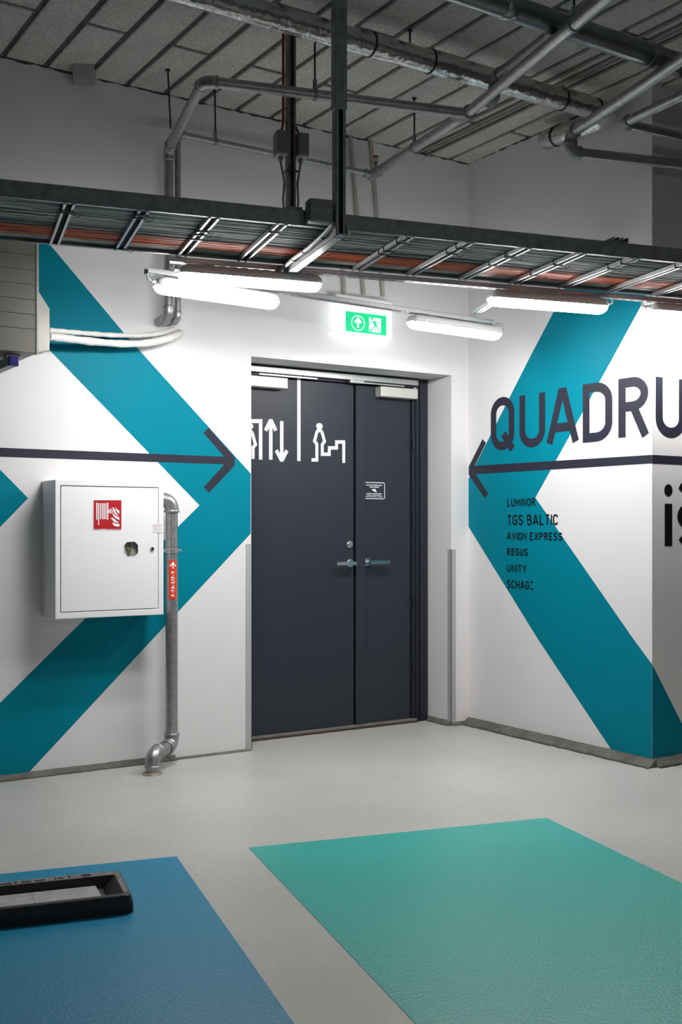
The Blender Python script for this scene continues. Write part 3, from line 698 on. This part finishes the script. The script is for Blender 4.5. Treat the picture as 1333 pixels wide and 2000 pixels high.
bk_ = MB(TM); bk_.box(UP+.021, UP+.075, NN-.006, NN-.003, 2.428, 2.450); bk_.box(UP+.05, UP+.066, NN-.012, NN-.003, 2.412, 2.43); bk_.build('rail_bracket', 'galv_dark', arm)
# second post
p2 = on_z(568, 58, CZ); u2 = TM.inverted() @ p2
ps = thing('hanger_post', 'dark steel post hanging behind the cable tray, carrying two junction boxes', 'post', (p2.x, p2.y, 2.45))
pm = MB(Matrix.Translation(p2) @ TM)
for a_, b_, c_, d_ in ((-.0205, .0205, .0185, .0210), (-.0205, -.018, -.0205, .0210), (.018, .0205, -.0205, .0210), (-.0205, -.010, -.0205, -.018), (.010, .0205, -.0205, -.018)):
    pm.box(a_, b_, c_, d_, 2.50-CZ, -.0085)
pm.build('post_channel', 'galv_dark', ps)
mq = Matrix.Translation(p2) @ TM
def jb(a_, b_, zlo, zhi, lbl):
    t = thing('junction_box', lbl, 'junction box', mq @ Vector(((a_+b_)/2, 0, zlo-CZ)))
    MB(mq).box(a_, b_, -.045, .03, zlo-CZ, zhi-CZ).build('box', 'plastic', t, .004)
    MB(mq).box(a_+.004, b_-.004, -.052, -.045, zlo-CZ+.004, zhi-CZ-.004).build('lid', 'plastic', t, .003)
    xm = (a_+b_)/2
    MB(mq).tube([(xm, 0, zlo-CZ), (xm, 0, zlo-CZ-.02)], .011, 12).build('cable_gland', 'plastic_light', t)
    return xm
zt_ = 1.25+(1033-262)*5.18/2150; zb2 = 1.25+(1033-308)*5.18/2150
xa_ = jb(-.078, -.022, zb2, zt_, 'grey junction box on the left side of the post behind the tray')
xb_ = jb(.022, .078, zb2, zt_, 'grey junction box on the right side of the post behind the tray')
for xm, sg in ((xa_, -1), (xb_, 1)):
    tag(MB(mq).tube([(xm, 0, zb2-.02-CZ), (xm-sg*.018, -.005, zb2-.12-CZ), (xm-sg*.012, 0, zb2-.2-CZ), (xm-sg*.022, -.01, zb2-.33-CZ), (xm-sg*.03, -.06, 2.52-CZ)], .0055, 8).build('power_cable', 'cable_grey'),
        'thin grey cable dropping to the tray from the %s junction box on the post' % ('left' if sg < 0 else 'right'), 'cable')
    tag(MB(mq).tube([(xm*.55, .03, -.009), (xm*.55, .03, zt_-CZ+.06), (xm*.8, .01, zt_-CZ+.02), (xm*.9, 0, zt_-CZ-.0)], .0065, 8).build('power_cable', 'rust_orange'),
        'red cable running from the ceiling down to the %s junction box on the post' % ('left' if sg < 0 else 'right'), 'cable')
for zz in (zb2-.07, zb2-.25, 2.62): MB(mq).box(-.03, .03, -.026, .026, zz-CZ, zz-CZ+.006).build('post_tie', 'black', ps)
# junction box clipped to the near rail
t = thing('junction_box', 'grey junction box with small label fixed to the near rail of the cable tray', 'junction box', TM @ Vector((1.345, 4.02, 2.43)))
MB(TM).box(1.300, 1.398, 3.985, NN-.004, 2.4225, 2.512).build('box', 'plastic', t, .009)
MB(TM).box(1.302, 1.396, 3.978, 3.987, 2.4245, 2.510).build('lid', 'plastic', t, .008)
MB(TM).box(1.318, 1.382, 3.977, 3.9785, 2.458, 2.472).build('label', 'plastic_light', t)
lb = MB(); word(lb, lambda x, z: TM @ Vector((x, 3.9765, z)), 'SJ-12 TR. 1-3', 1.328, 1.372, 2.4615, 2.4690, .0014); lb.build('label_print', 'black_ink', t)
MB(TM).box(1.238, 1.300, NN+.02, NN+.055, 2.482, 2.496).build('support_strip', 'galv_dark', t)
# brackets on the tray
def angle(u, n, l, rot, tilt, nm, lbl):
    mx = TM @ Matrix.Translation((u, n, TZ+.062)) @ Matrix.Rotation(rot, 4, 'Z') @ Matrix.Rotation(tilt, 4, 'Y')
    b = MB(mx); b.box(0, l, -.014, .014, 0, .003); b.box(0, l, -.014, -.011, 0, .022); b.box(0, l, .011, .014, 0, .022)
    tag(b.build(nm, 'galv_dark'), lbl, 'bracket')
angle(1.14, NN+.12, .085, 1.2, -.35, 'steel_bracket', 'small dark steel bracket resting on the tray left of the post with two boxes')
angle(1.20, NN+.16, .07, .2, -.3, 'steel_bracket', 'short dark steel bracket lying on the tray beside the foot of the rear post')
for i, uu in enumerate((2.70, 2.745)):
    mx = TM @ Matrix.Translation((uu, NN-.012, TZ+.0605)) @ Matrix.Rotation(PI/2, 4, 'Z')
    tag(strut_mb(mx, .645, .03, .018, False).build('tray_crossbar', 'galv_dark'), ('left' if i == 0 else 'right')+' of two dark crossbars laid over the tray near the room corner', 'crossbar')

# ================================================================ STRIP LIGHTS
def strip_light():
    L, Wd = .64, .100
    r = thing('strip_light', '', 'lamp', (0, 0, 0))
    def loft(name, prof_fn, m, xs):
        b = MB(); n = None; vs = []
        for x, k, kz in xs:
            pr = prof_fn(k, kz); n = len(pr); vs += [(x, a_, c_) for a_, c_ in pr]
        ns = len(xs)
        b.add(vs, [(i*n+j, i*n+(j+1) % n, (i+1)*n+(j+1) % n, (i+1)*n+j) for i in range(ns-1) for j in range(n)], True)
        b.add(vs[:n], [tuple(range(n))[::-1]]); b.add(vs[-n:], [tuple(range(n))])
        return b.build(name, m, r)
    end = [(0, .62, .45), (.006, .80, .70), (.016, .93, .88), (.034, 1, 1)]
    xs = end+[(L/2, 1, 1)]+[(L-a_, b_, c_) for a_, b_, c_ in end[::-1]]
    def housing(k, kz):
        w_ = Wd/2*k; h = .034*kz
        return [(-w_*.93, -.044), (-w_, -.048), (-w_, -.032), (-w_*.86, -.040+h*.72), (-w_*.55, -.040+h), (w_*.55, -.040+h), (w_*.86, -.040+h*.72), (w_, -.032), (w_, -.048), (w_*.93, -.044)]
    def diff(k, kz):
        w_ = Wd/2*k*.90
        return [(w_*math.cos(a_), -.042-.040*kz*math.sin(a_)*(1 if True else 0)) for a_ in [PI*i/12 for i in range(13)]]
    loft('housing', housing, 'lamp_body', xs); loft('diffuser', diff, 'diffuser', xs)
    for sx in (-1, 1):
        for i in range(4):
            x = .07+i*(L-.14)/3
            MB().box(x-.012, x+.012, sx*Wd/2-.003, sx*Wd/2+.003, -.048, -.030).build('clip', 'lamp_body', r, .0015)
    for x in (.13, L-.13): MB().box(x-.02, x+.02, -.012, .012, -.008, -.0005).build('mounting_clip', 'steel_bright', r)
    MB().tube([(-.002, 0, -.028), (-.02, 0, -.028)], .009, 12).build('cable_gland', 'plastic_light', r)
    MB().tube([(-.02, 0, -.028), (-.040, 0, -.022), (-.044, 0, .002), (-.02, .0, .016), (.02, 0, .010)], .005, 8).build('lead', 'plastic_light', r)
    return r
proto = strip_light()
lampA = math.atan2((s2b-s2a).y, (s2b-s2a).x); dl = (s2b-s2a).normalized()
def on_s2(px):      # where a column of the photograph meets the rear channel
    r_ = ray(px, 600); n_ = Vector((-dl.y, dl.x)); k_ = Vector((s2a.x, s2a.y)).dot(n_)/Vector((r_.x, r_.y)).dot(n_)
    return (r_.x*k_, r_.y*k_)
def on_s1(px):
    r_ = ray(px, 600); n_ = Vector((.2235, .9747)); k_ = SN/Vector((r_.x, r_.y)).dot(n_); return (r_.x*k_, r_.y*k_)
spec = [(on_s1(350), TA, 2.394, 'lit strip light directly under the tray, nearer of the left pair', 0),
        (on_s2(305), lampA, 2.387, 'lit strip light of the left pair nearer the wall, before the two risers', 0),
        (on_s1(957), TA, 2.394, 'lit strip light under the tray, nearer the camera of the pair beside the room corner', 1),
        (on_s2(802), lampA, 2.387, 'lit strip light low beside the exit sign, farther of the pair near the corner', 1),
        (on_s1(1269), TA, 2.394, 'lit strip light cut by the right edge of the frame', 0)]
for i, (xy, a_, z, lb_, fl) in enumerate(spec):
    o = proto if i == 0 else copy_tree(proto)
    o['label'] = lb_; o['group'] = 'strip lights under the cable tray'
    if fl:      # lead at the other end: turn the lamp round
        o.location = (xy[0]+.64*math.cos(a_), xy[1]+.64*math.sin(a_), z); o.rotation_euler.z = a_+PI
    else: o.location = (xy[0], xy[1], z); o.rotation_euler.z = a_

# the next channel over the driving lane, behind the photographer
lane_a, lane_b = TM @ Vector((1.0, -.75, 2.39)), TM @ Vector((3.6, -.75, 2.39))
strut('mounting_channel', lane_a, lane_b, 'slotted steel channel over the driving lane, outside the photograph', 'channel')
for uu, wd_ in ((1.3, 'left'), (2.9, 'right')):
    o = copy_tree(proto); p_ = TM @ Vector((uu, -.75, 2.389)); o.location = p_; o.rotation_euler.z = TA
    o['label'] = wd_+' strip light over the driving lane, outside the photograph'
# ================================================================ EXIT SIGN
YE = YW-.055
ex = thing('exit_sign', 'glowing green exit sign with running figure and arrow above the doors', 'sign', (3.68, YW-.03, 2.4))
hA, hB = on_y(657, 574, YW-.085), on_y(774, 594, YW-.085)
MB().box(hA.x, hB.x-.02, YW-.085, YW, hB.z-.003, hA.z+.004).build('housing', 'white_plastic', ex, .006)
pa, pb = on_y(657, 599, YE), on_y(765, 660, YE)
MB().box(pa.x, pb.x, YE, YE+.008, pb.z, hB.z-.003).build('light_plate', 'sign_glow', ex)
ga_, gb_ = on_y(675, 607, YE), on_y(755, 656, YE)
PX1 = lambda x, z: (x, YE-.0012, z); PX2 = lambda x, z: (x, YE-.0022-J(), z)
m_ = MB(); qd(m_, PX1, (ga_.x, ga_.z), (gb_.x, gb_.z)); m_.build('green_field', 'green', ex)
MB().box(pa.x+.002, pa.x+.03, YE-.004, YE, ga_.z+.018, ga_.z+.026).build('light_source', 'led', ex)
GW, GH = gb_.x-ga_.x, ga_.z-gb_.z
def gp(x, y): return (ga_.x+GW*x, gb_.z+GH*y)      # 0..1 on the green field
m_ = MB(); c = gp(.30, .47); rr = GH*.36
ribbon(m_, PX2, [(c[0]+rr*1.05*math.cos(t*PI/16), c[1]+rr*math.sin(t*PI/16)) for t in range(32)], .004, True)
ribbon(m_, PX2, [(c[0], c[1]-rr*.62), (c[0], c[1]+rr*.5)], .013); ribbon(m_, PX2, [(c[0]-rr*.52, c[1]+rr*.05), (c[0], c[1]+rr*.62), (c[0]+rr*.52, c[1]+rr*.05)], .012)
qd(m_, PX2, gp(.57, .82), gp(.86, .10)); m_.build('sign_marks', 'green_mark', ex)
m_ = MB(); PX3 = lambda x, z: (x, YE-.0030-J(), z)
disc(m_, PX3, gp(.635, .77), .0085, .0085, 14)
for pts, w_ in (([(.68, .66), (.745, .42)], .018), ([(.70, .66), (.60, .60), (.575, .48)], .006), ([(.70, .66), (.79, .62), (.83, .52)], .006), ([(.735, .44), (.68, .34), (.64, .22), (.585, .20)], .0075), ([(.735, .44), (.79, .33), (.80, .16)], .0075), ([(.80, .18), (.86, .14)], .0075)):
    ribbon(m_, PX3, [gp(*p) for p in pts], w_)
qd(m_, PX3, gp(.575, .17), gp(.63, .10)); m_.build('running_figure', 'green', ex)

# ================================================================ OUTDOOR-TYPE COOLING UNIT AND ITS LAGGED PIPES
AY = YW-.62; ax1 = on_y(75.5, 600, AY).x; ax0 = ax1-.80; az0_, az1_ = on_y(75, 690, AY).z, 2.70
ac = thing('condenser_unit', 'beige-grey cooling unit with ribbed casing on wall brackets at the left edge', 'air conditioner', ((ax0+ax1)/2, AY+.17, az0_))
MB().box(ax0, ax1-.004, AY+.006, AY+.36, az0_, az1_).build('casing', 'ac', ac, .004)
zz = az0_; i = 0; hs = [.105]+[.066]*9
for h in hs:
    if zz+h > az1_+.001: h = az1_-zz
    if h < .01: break
    MB().box(ax0, ax1-.012, AY, AY+.008, zz+.0008, zz+h-.0008).build('front_panel', 'ac', ac, .0012); zz += h
MB().box(ax1-.012, ax1, AY-.003, AY+.05, az0_-.002, az1_).build('corner_trim', 'ac_cover', ac, .002)
vy = YW-.30; va, vb, vc, vd = on_y(76, 570, vy), on_y(97, 603, vy), on_y(97, 684, vy), on_y(76, 690, vy)
sl = (va.z-vb.z)/(vb.x-va.x); xl = ax1-.004
MB().prism([(xl, vy, vd.z-.02), (vc.x, vy, vc.z), (vb.x, vy, vb.z), (va.x, vy, va.z), (xl, vy, va.z+sl*(va.x-xl))], (0, .13, 0)).build('valve_cover', 'ac_cover', ac, .002)
# brackets
def wall_bracket(x, lbl, cap):
    b = thing('wall_bracket', lbl, 'bracket', (x, YW, az0_-.2))
    MB().box(x-.02, x+.02, AY+.02, YW-.02, az0_-.062, az0_-.022).build('arm', 'galv_dark', b, .002)
    MB().box(x-.021, x+.021, AY+.004, AY+.03, az0_-.064, az0_-.020).build('end_cap', 'blue', b, .003)
    MB().box(x-.022, x+.022, YW-.024, YW, az0_-.30, az0_+.10).build('upright', 'galv_dark', b, .002)
    MB().box(x-.010, x+.055, AY+.09, AY+.15, az0_-.022, az0_-.001).build('foot_plate', 'steel_bright', b, .002)
bx = on_y(27, 708, AY+.01).x
wall_bracket(bx, 'dark wall bracket arm with blue end cap under the cooling unit', True)
# pipes
def lag(y0, r, lbl, wig, off=0.0, xs=(96, 130, 180, 230, 280, 318, 345, 352)):
    ys = y0; rnd = random.Random(wig); L = []
    dep = [.20, .17, .13, .11, .10, .09, .06, .0]
    for x, y, dd in zip(xs, ys, dep): L.append(on_y(x, y, YW-max(dd-off, 0)))
    # resample
    out = []; rs = []
    for i in range(len(L)-1):
        for k in range(8):
            t_ = k/8; p0, p1, p2, p3 = L[max(i-1, 0)], L[i], L[i+1], L[min(i+2, len(L)-1)]
            out.append(.5*((2*p1)+(p2-p0)*t_+(2*p0-5*p1+4*p2-p3)*t_*t_+(3*p1-p0-3*p2+p3)*t_**3)); rs.append(r*(1+rnd.uniform(-.11, .11)))
    out.append(L[-1]); rs.append(r)
    tag(MB().tube(out, rs, 18).build('lagged_pipe', 'lagging'), lbl, 'pipe')
lag([645, 648, 652, 655, 655, 651, 646, 643], .0125, 'thinner upper white wrapped pipe curving from the cooling unit to the wall', 1, .022, (96, 130, 180, 230, 280, 312, 330, 338))
lag([657, 661, 667, 671, 671, 664, 655, 650], .0190, 'thicker lower white wrapped pipe curving from the cooling unit to the wall', 2)

# ================================================================ PIPEWORK
RY = YW-.13
def rise(px, r, ztop_pt, lbl, pts_after, yb):
    x = on_y(px, 600, RY).x; zb = on_y(px, yb, RY).z
    t = thing('riser_pipe', lbl, 'pipe', (x, RY, zb))
    pts = [(x, YW-.001, zb), (x, RY, zb), (x, RY, ztop_pt)]+pts_after
    run(t, pts, r, 'galv', er=r*2.4)
    return t, x
A1 = on_y(330, 290, RY).z
ptA = on_z(398, 158, A1); ptB = on_z(905, 221, A1)
rise(329.5, .0245, A1, 'thick galvanised riser that turns out of the wall, climbs and crosses under the ceiling', [ptA, ptB], 622)
B1 = on_y(352, 262, RY).z
pe = on_y(729, 336, RY); pe.z = B1
rise(347.5, .0165, B1, 'thin galvanised riser right beside the thick one, running along the wall at top', [(pe.x, RY, B1)], 625)
# diagonal pipe that both join
dA = on_z(742, 331, B1); dz_ = B1
pD0 = Vector((pe.x, RY, B1)); pD1 = on_z(910, 224, 3.300); pD2 = on_z(1195, -12, 3.205)
dg = thing('sprinkler_main', 'thick galvanised pipe crossing diagonally from the back wall toward the upper right', 'pipe', (pD1.x, pD1.y, pD1.z))
MB().tube([pD0, pD1], .0265, 20).build('pipe', 'galv', dg)
dd = (pD2-pD1).normalized(); MB().tube([pD1, pD1+dd*2.2], .0255, 20).build('pipe', 'galv', dg)
d0 = (pD1-pD0).normalized(); f_ = MB(); f_.tube([pD0-d0*.02, pD0+d0*.075], .031, 20); rim(f_, pD0+d0*.075, d0, .035); rim(f_, pD0-d0*.02, d0, .033); f_.tube([pD0, pD0+Vector((-.055, 0, 0))], .022, 16); rim(f_, pD0+Vector((-.055, 0, 0)), (1, 0, 0), .025); f_.build('tee', 'galv', dg)
f_ = MB(); f_.tube([pD1-d0*.05, pD1, pD1+dd*.05], .031, 20); rim(f_, pD1+dd*.05, dd, .035); f_.tube([pD1, pD1-(ptB-ptA).normalized()*.075], .028, 18); rim(f_, pD1-(ptB-ptA).normalized()*.075, ptB-ptA, .031); f_.build('tee', 'galv_dark', dg)
# sprinkler head
sx = pD0+d0*.04; s_ = thing('fire_sprinkler', 'small bronze sprinkler head standing on the end of the diagonal pipe', 'sprinkler', sx+Vector((0, 0, .03)))
MB().tube([sx+Vector((0, 0, .028)), sx+Vector((0, 0, .052))], .010, 12).build('neck', 'galv', s_)
MB().tube([sx+Vector((0, 0, .052)), sx+Vector((0, 0, .060)), sx+Vector((0, 0, .066))], [.011, .011, .007], 8).build('nut', 'bronze', s_)
for sgn_ in (-1, 1): MB().tube([sx+Vector((sgn_*.008*RT.x, sgn_*.008*RT.y, .062)), sx+Vector((sgn_*.013*RT.x, sgn_*.013*RT.y, .080)), sx+Vector((0, 0, .096))], .0026, 8).build('frame_arm', 'bronze', s_)
MB().tube([sx+Vector((0, 0, .062)), sx+Vector((0, 0, .094))], .0025, 8).build('bulb', 'red', s_)
MB().tube([sx+Vector((0, 0, .096)), sx+Vector((0, 0, .098)), sx+Vector((0, 0, .101))], [.018, .019, .006], 16).build('deflector', 'bronze', s_)
# branch that runs higher and parallel, then drops to the diagonal
e1 = on_z(967, 153, 3.385); e0 = on_z(1175, -12, 3.385); bd = (e0-e1).normalized()
br = thing('branch_pipe', 'shorter galvanised pipe parallel above the diagonal one, dropping to it through two elbows', 'pipe', e1)
tgt = on_z(948, 200, 3.285); low = Vector((e1.x, e1.y, 3.285))+Vector((.02, .02, 0))
run(br, [e1+bd*2.0, e1, Vector((e1.x, e1.y, 3.285)), Vector((e1.x, e1.y, 3.285))+d0*-.0+(pD1-Vector((e1.x, e1.y, 3.285))).normalized()*.14], .0245, 'galv', er=.042, fit='galv_dark')
# foil-lagged drain along the ceiling and down the right wall
f0 = on_z(1215, 228, 3.472); yF = f0.y
fp = thing('foil_wrapped_pipe', 'fat foil-wrapped pipe strapped with black bands, crossing under the ceiling to the right wall', 'pipe', (3.0, yF, 3.472))
xF = XR-.085
F3 = on_x(1062, 276, xF); F3n = Vector((xF, yF, 3.462))
pts = [(-1, yF, 3.472), (xF-.11, yF, 3.472)]+arc3((xF-.11, yF, 3.472), (xF, yF, 3.465), (xF, yF+.11, F3n.z-.002), 6)[1:]+[(xF, F3.y-.02, F3.z), (xF, F3.y, F3.z)]
FR = .0535
MB().tube(pts[:2], FR, 28).build('pipe_run', 'foil', fp)
MB().tube(pts[1:], [FR]*(len(pts)-2)+[FR*.8], 28).build('pipe_end_run', 'foil', fp)
def band(mb, p, d, r, w_=.009): d = Vector(d).normalized(); mb.tube([p-d*w_/2, p+d*w_/2], r+.003, 28)
for px, py in ((729, 70), (845, 112), (1104, 194), (1168, 213)):
    p = on_y(px, py, yF-.02); q_ = Vector((p.x, yF, 3.472)); b = MB(); band(b, q_, (1, 0, 0), FR)
    b.box(q_.x-.005, q_.x+.005, q_.y+.02, q_.y+.03, q_.z+FR*.9, q_.z+FR+.022); b.build('strap', 'black', fp)
for px, py in ((1082, 268), (1157, 246)):
    p = on_x(px, py, xF-.02); b = MB(); band(b, Vector((xF, p.y, F3.z+(F3n.z-F3.z)*(F3.y-p.y)/(F3.y-yF))), (0, 1, 0), FR); b.build('strap', 'black', fp)
# zinc pipe
DZ = 3.31; q0 = on_z(1186, 79, DZ)
zp = thing('zinc_pipe', 'fat dark zinc pipe crossing the upper right corner under the ceiling', 'pipe', q0)
MB().tube([(-1, q0.y, DZ), (q0.x-.55, q0.y, DZ)], .0475, 28).build('pipe', 'duct', zp)
MB().tube([(q0.x-.55, q0.y, DZ), (8.4, q0.y, DZ)], .0478, 28).build('pipe', 'duct', zp)
for xx in (q0.x-.55, q0.x+.28): MB().tube([(xx-.03, q0.y, DZ), (xx-.028, q0.y, DZ), (xx+.028, q0.y, DZ), (xx+.03, q0.y, DZ)], [.048, .050, .050, .048], 28).build('sleeve', 'duct', zp)
# right hand sprinkler pipes
a = on_z(1115, 262, 3.215); a2 = on_z(1345, 108, 3.215); dn = (a2-a).normalized()
c_ = on_z(1330, 325, 3.115); lowp = Vector((a.x, a.y, 3.125)); r2 = (c_-lowp); r2.z = 0; r2.normalize()
t = thing('sprinkler_pipe', 'galvanised pipe coming down from upper right, turning through two elbows toward the pillar', 'pipe', a)
run(t, [a+dn*2.4, a, lowp, lowp+r2*2.2], .0265, 'galv', er=.048, fit='galv_dark')
a = on_z(1217, 241, 3.2); a2 = on_z(1333, 187, 3.2); dn = (a2-a).normalized(); c_ = on_z(1333, 267, 3.2); r2 = (c_-a).normalized()
t = thing('sprinkler_pipe', 'galvanised pipe at the right edge meeting a level pipe in one elbow beside the pillar', 'pipe', a)
run(t, [a+dn*2.4, a, a+r2*2.2], .0235, 'galv', er=.040, fit='galv_dark')
# small conduits on the ceiling
for i, px in enumerate((1009, 1019, 1030)):
    c_ = on_z(px, 200+(px-1019)*.47+(-5, 0, 6)[i], 3.583); r_ = (.0095, .008, .0085)[i]
    tag(MB().tube([(c_.x, -3, 3.583), (c_.x, YW, 3.583)], r_, 10).build('ceiling_conduit', 'conduit_top'), ('leftmost', 'middle', 'rightmost')[i]+' of three thin conduits clipped side by side to the ceiling', 'conduit')
# cream conduits running down the back wall to the exit sign
for i, (xa, ya, xb, yb, lb_) in enumerate(((658, 262, 672.7, 573, 'leftmost cream conduit down the wall to the exit sign housing, mostly behind the post'),
                               (684.6, 255, 711, 575, 'middle cream conduit running down the back wall to the exit sign housing'),
                               (725, 264, 748.8, 579, 'rightmost cream conduit running down the back wall to the exit sign housing'))):
    p, q_ = on_y(xa, ya, YW-.014), on_y(xb, yb, YW-.014); p.z = CZ+.0
    o = MB().tube([p, q_], .0115, 12); tag(o.build('conduit', 'conduit'), lb_, 'conduit')
# threaded hanger rods
def rod(top, bot, r, lbl, ring=None, sleeve=True):
    t = thing('hanger_rod', lbl, 'hanger', bot)
    MB().tube([top, bot], .0048, 8).build('rod', 'black', t)
    MB().tube([Vector(top)-Vector((0, 0, .006)), Vector(top)-Vector((0, 0, -.0))], .013, 10).build('anchor', 'black', t)
    if ring:
        c_, ax_, rr_ = ring; ax_ = Vector(ax_).normalized(); b = MB()
        b.tube([c_-ax_*.009, c_+ax_*.009], rr_+.0035, 24); b.build('clamp', 'galv_dark', t)
        top_ = c_+Vector((0, 0, rr_)); MB().box(top_.x-.007, top_.x+.007, top_.y-.007, top_.y+.007, top_.z, top_.z+.045).build('clamp_neck', 'galv_dark', t)
t0 = on_z(328, 136, CZ-.006); hb = on_y(337, 262, RY)
rod(t0, Vector((hb.x-.01, RY, B1+.02)), 0, 'thin threaded rod from ceiling to the elbows at the top of the risers')
t0 = on_z(420, 172, CZ-.006); c_ = Vector((on_y(421, 273, RY).x, RY, B1)); rod(t0, c_+Vector((0, 0, .05)), 0, 'thin threaded rod holding the thin pipe along the back wall', (c_, (1, 0, 0), .0165))
adir = (ptB-ptA).normalized()
tt = (on_z(617, 183, A1)-ptA).dot(adir); c_ = ptA+adir*tt; t0 = Vector((c_.x, c_.y, CZ-.006)); rod(t0, c_+Vector((0, 0, .05)), 0, 'thin threaded rod holding the level pipe left of the long post', (c_, adir, .0245))
c_ = on_z(805, 291, B1-.03); tt = (c_-pD0).dot(d0); c_ = pD0+d0*tt; t0 = Vector((c_.x, c_.y, CZ-.006)); rod(t0, c_+Vector((0, 0, .06)), 0, 'thin threaded rod with a pear-shaped hanger around the lower end of the diagonal pipe', (c_, d0, .0265))
tt = (on_z(1122, 48, 3.225)-pD1).dot(dd); c_ = pD1+dd*tt; t0 = Vector((c_.x, c_.y, CZ-.006)); rod(t0, c_+Vector((0, 0, .06)), 0, 'short threaded rod with hanger around the upper part of the diagonal pipe', (c_, dd, .0265))
for px, py, lb_ in ((799, 60, 'short threaded rod dropping to the fat foil-wrapped pipe'),):
    t0 = on_z(px, py, CZ-.006); rod(Vector((t0.x, yF, CZ-.006)), Vector((t0.x, yF, 3.472+FR)), 0, lb_)
# detector box at the ceiling edge
c_ = on_y(163, 146, YW-.06)
t = thing('detector_box', 'small grey wedge-shaped box where ceiling meets the back wall at left', 'detector', c_)
mx = Matrix.Translation((c_.x, YW-.075, 3.535)) @ Matrix.Rotation(-.45, 4, 'Z')
b = MB(mx); b.add([(-.055, -.02, 0), (.045, -.02, 0), (.045, .05, 0), (-.055, .05, 0), (-.055, -.07, .058), (.055, -.07, .058), (.055, .05, .058), (-.055, .05, .058)],
                  [(0, 3, 2, 1), (4, 5, 6, 7), (0, 1, 5, 4), (1, 2, 6, 5), (2, 3, 7, 6), (3, 0, 4, 7)])
b.build('body', 'plastic_light', t, .003)

# ================================================================ WHEEL STOP
wx = on_z(263, 1784, 0); U_ = Vector((.9747, -.2235, 0)); N_ = Vector((.2235, .9747, 0))
mw = Matrix.Translation(wx) @ Matrix.Rotation(TA, 4, 'Z')      # x to the right, y away from the camera; origin front right foot
ws = thing('wheel_stop', 'black rubber parking wheel stop with grey reflective inset, on the blue bay', 'wheel stop', mw @ Vector((-.6, .13, 0)))
ws.rotation_euler.z = 0
Lw, Dw, Hw = 1.25, .285, .062
b = MB(mw)
# plan outlines at several heights: inset right, front, back; the frame holds a sunken tilted inset
def outline(ir, jf, jb_, z, rc):
    pts = []
    for cx_, cy_, a0 in ((-rc-ir, jf+rc, -90), (-rc-ir, Dw-jb_-rc, 0), (-Lw+rc+ir, Dw-jb_-rc, 90), (-Lw+rc+ir, jf+rc, 180)):
        for k in range(5): a_ = math.radians(a0+90*k/4); pts.append((cx_+rc*math.cos(a_), cy_+rc*math.sin(a_), z))
    return pts
lv = [outline(0, 0, 0, 0, .02), outline(.001, .001, .001, Hw*.5, .02), outline(.008, .006, .008, Hw*.94, .022), outline(.013, .011, .013, Hw, .02)]
inn = [outline(.032, .024, .056, Hw, .010), outline(.075, .034, .062, Hw*.40, .006)]
alls = lv+inn; n = 20
vs = [p for o_ in alls for p in o_]
fs = [(i*n+j, i*n+(j+1) % n, (i+1)*n+(j+1) % n, (i+1)*n+j) for i in range(len(alls)-1) for j in range(n)]
b.add(vs, fs); b.add(inn[-1], [tuple(range(n))]); b.add(lv[0], [tuple(range(n))[::-1]])
wb = b.build('rubber_body', 'rubber', ws, .002)
b = MB(mw); o1, o2 = outline(.014, .013, .014, Hw+.0006, .019), outline(.031, .022, .055, Hw+.0006, .010)
b.add(o1+o2, [(j, (j+1) % n, n+(j+1) % n, n+j) for j in range(3, 16)]); b.build('top_rim', 'rubber_top', ws)
xp, L0, nseg = -.098, Lw-.196, 5
for i in range(nseg):
    xa, xb = xp-L0*(i+1)/nseg, xp-L0*i/nseg
    MB(mw).prism([(xa+.0006, .036, Hw*.80), (xb-.0006, .036, Hw*.80), (xb-.0006, Dw-.072, Hw*.52), (xa+.0006, Dw-.072, Hw*.52)], (0, 0, .004)).build('reflector_panel', 'reflector', ws)
MB(mw).prism([(xp+.004-Lw+.19, .030, Hw*.44), (xp+.003, .030, Hw*.44), (xp+.003, .035, Hw*.80), (xp+.004-Lw+.19, .035, Hw*.80)], (0, .001, 0)).build('inset_edge', 'rubber', ws)
PW = lambda x, z: mw @ Vector((x, z, Hw+.0014+J()))
b = MB(); disc(b, lambda x, z: mw @ Vector((x, z, Hw+.0012)), (-.125, Dw-.034), .019, .012, 20); b.build('bolt_hole', 'void', ws)
b = MB(); word(b, PW, 'www.aloo.kl', -.60, -.175, Dw-.048, Dw-.022, .0050); b.build('embossed_lettering', 'void', ws)
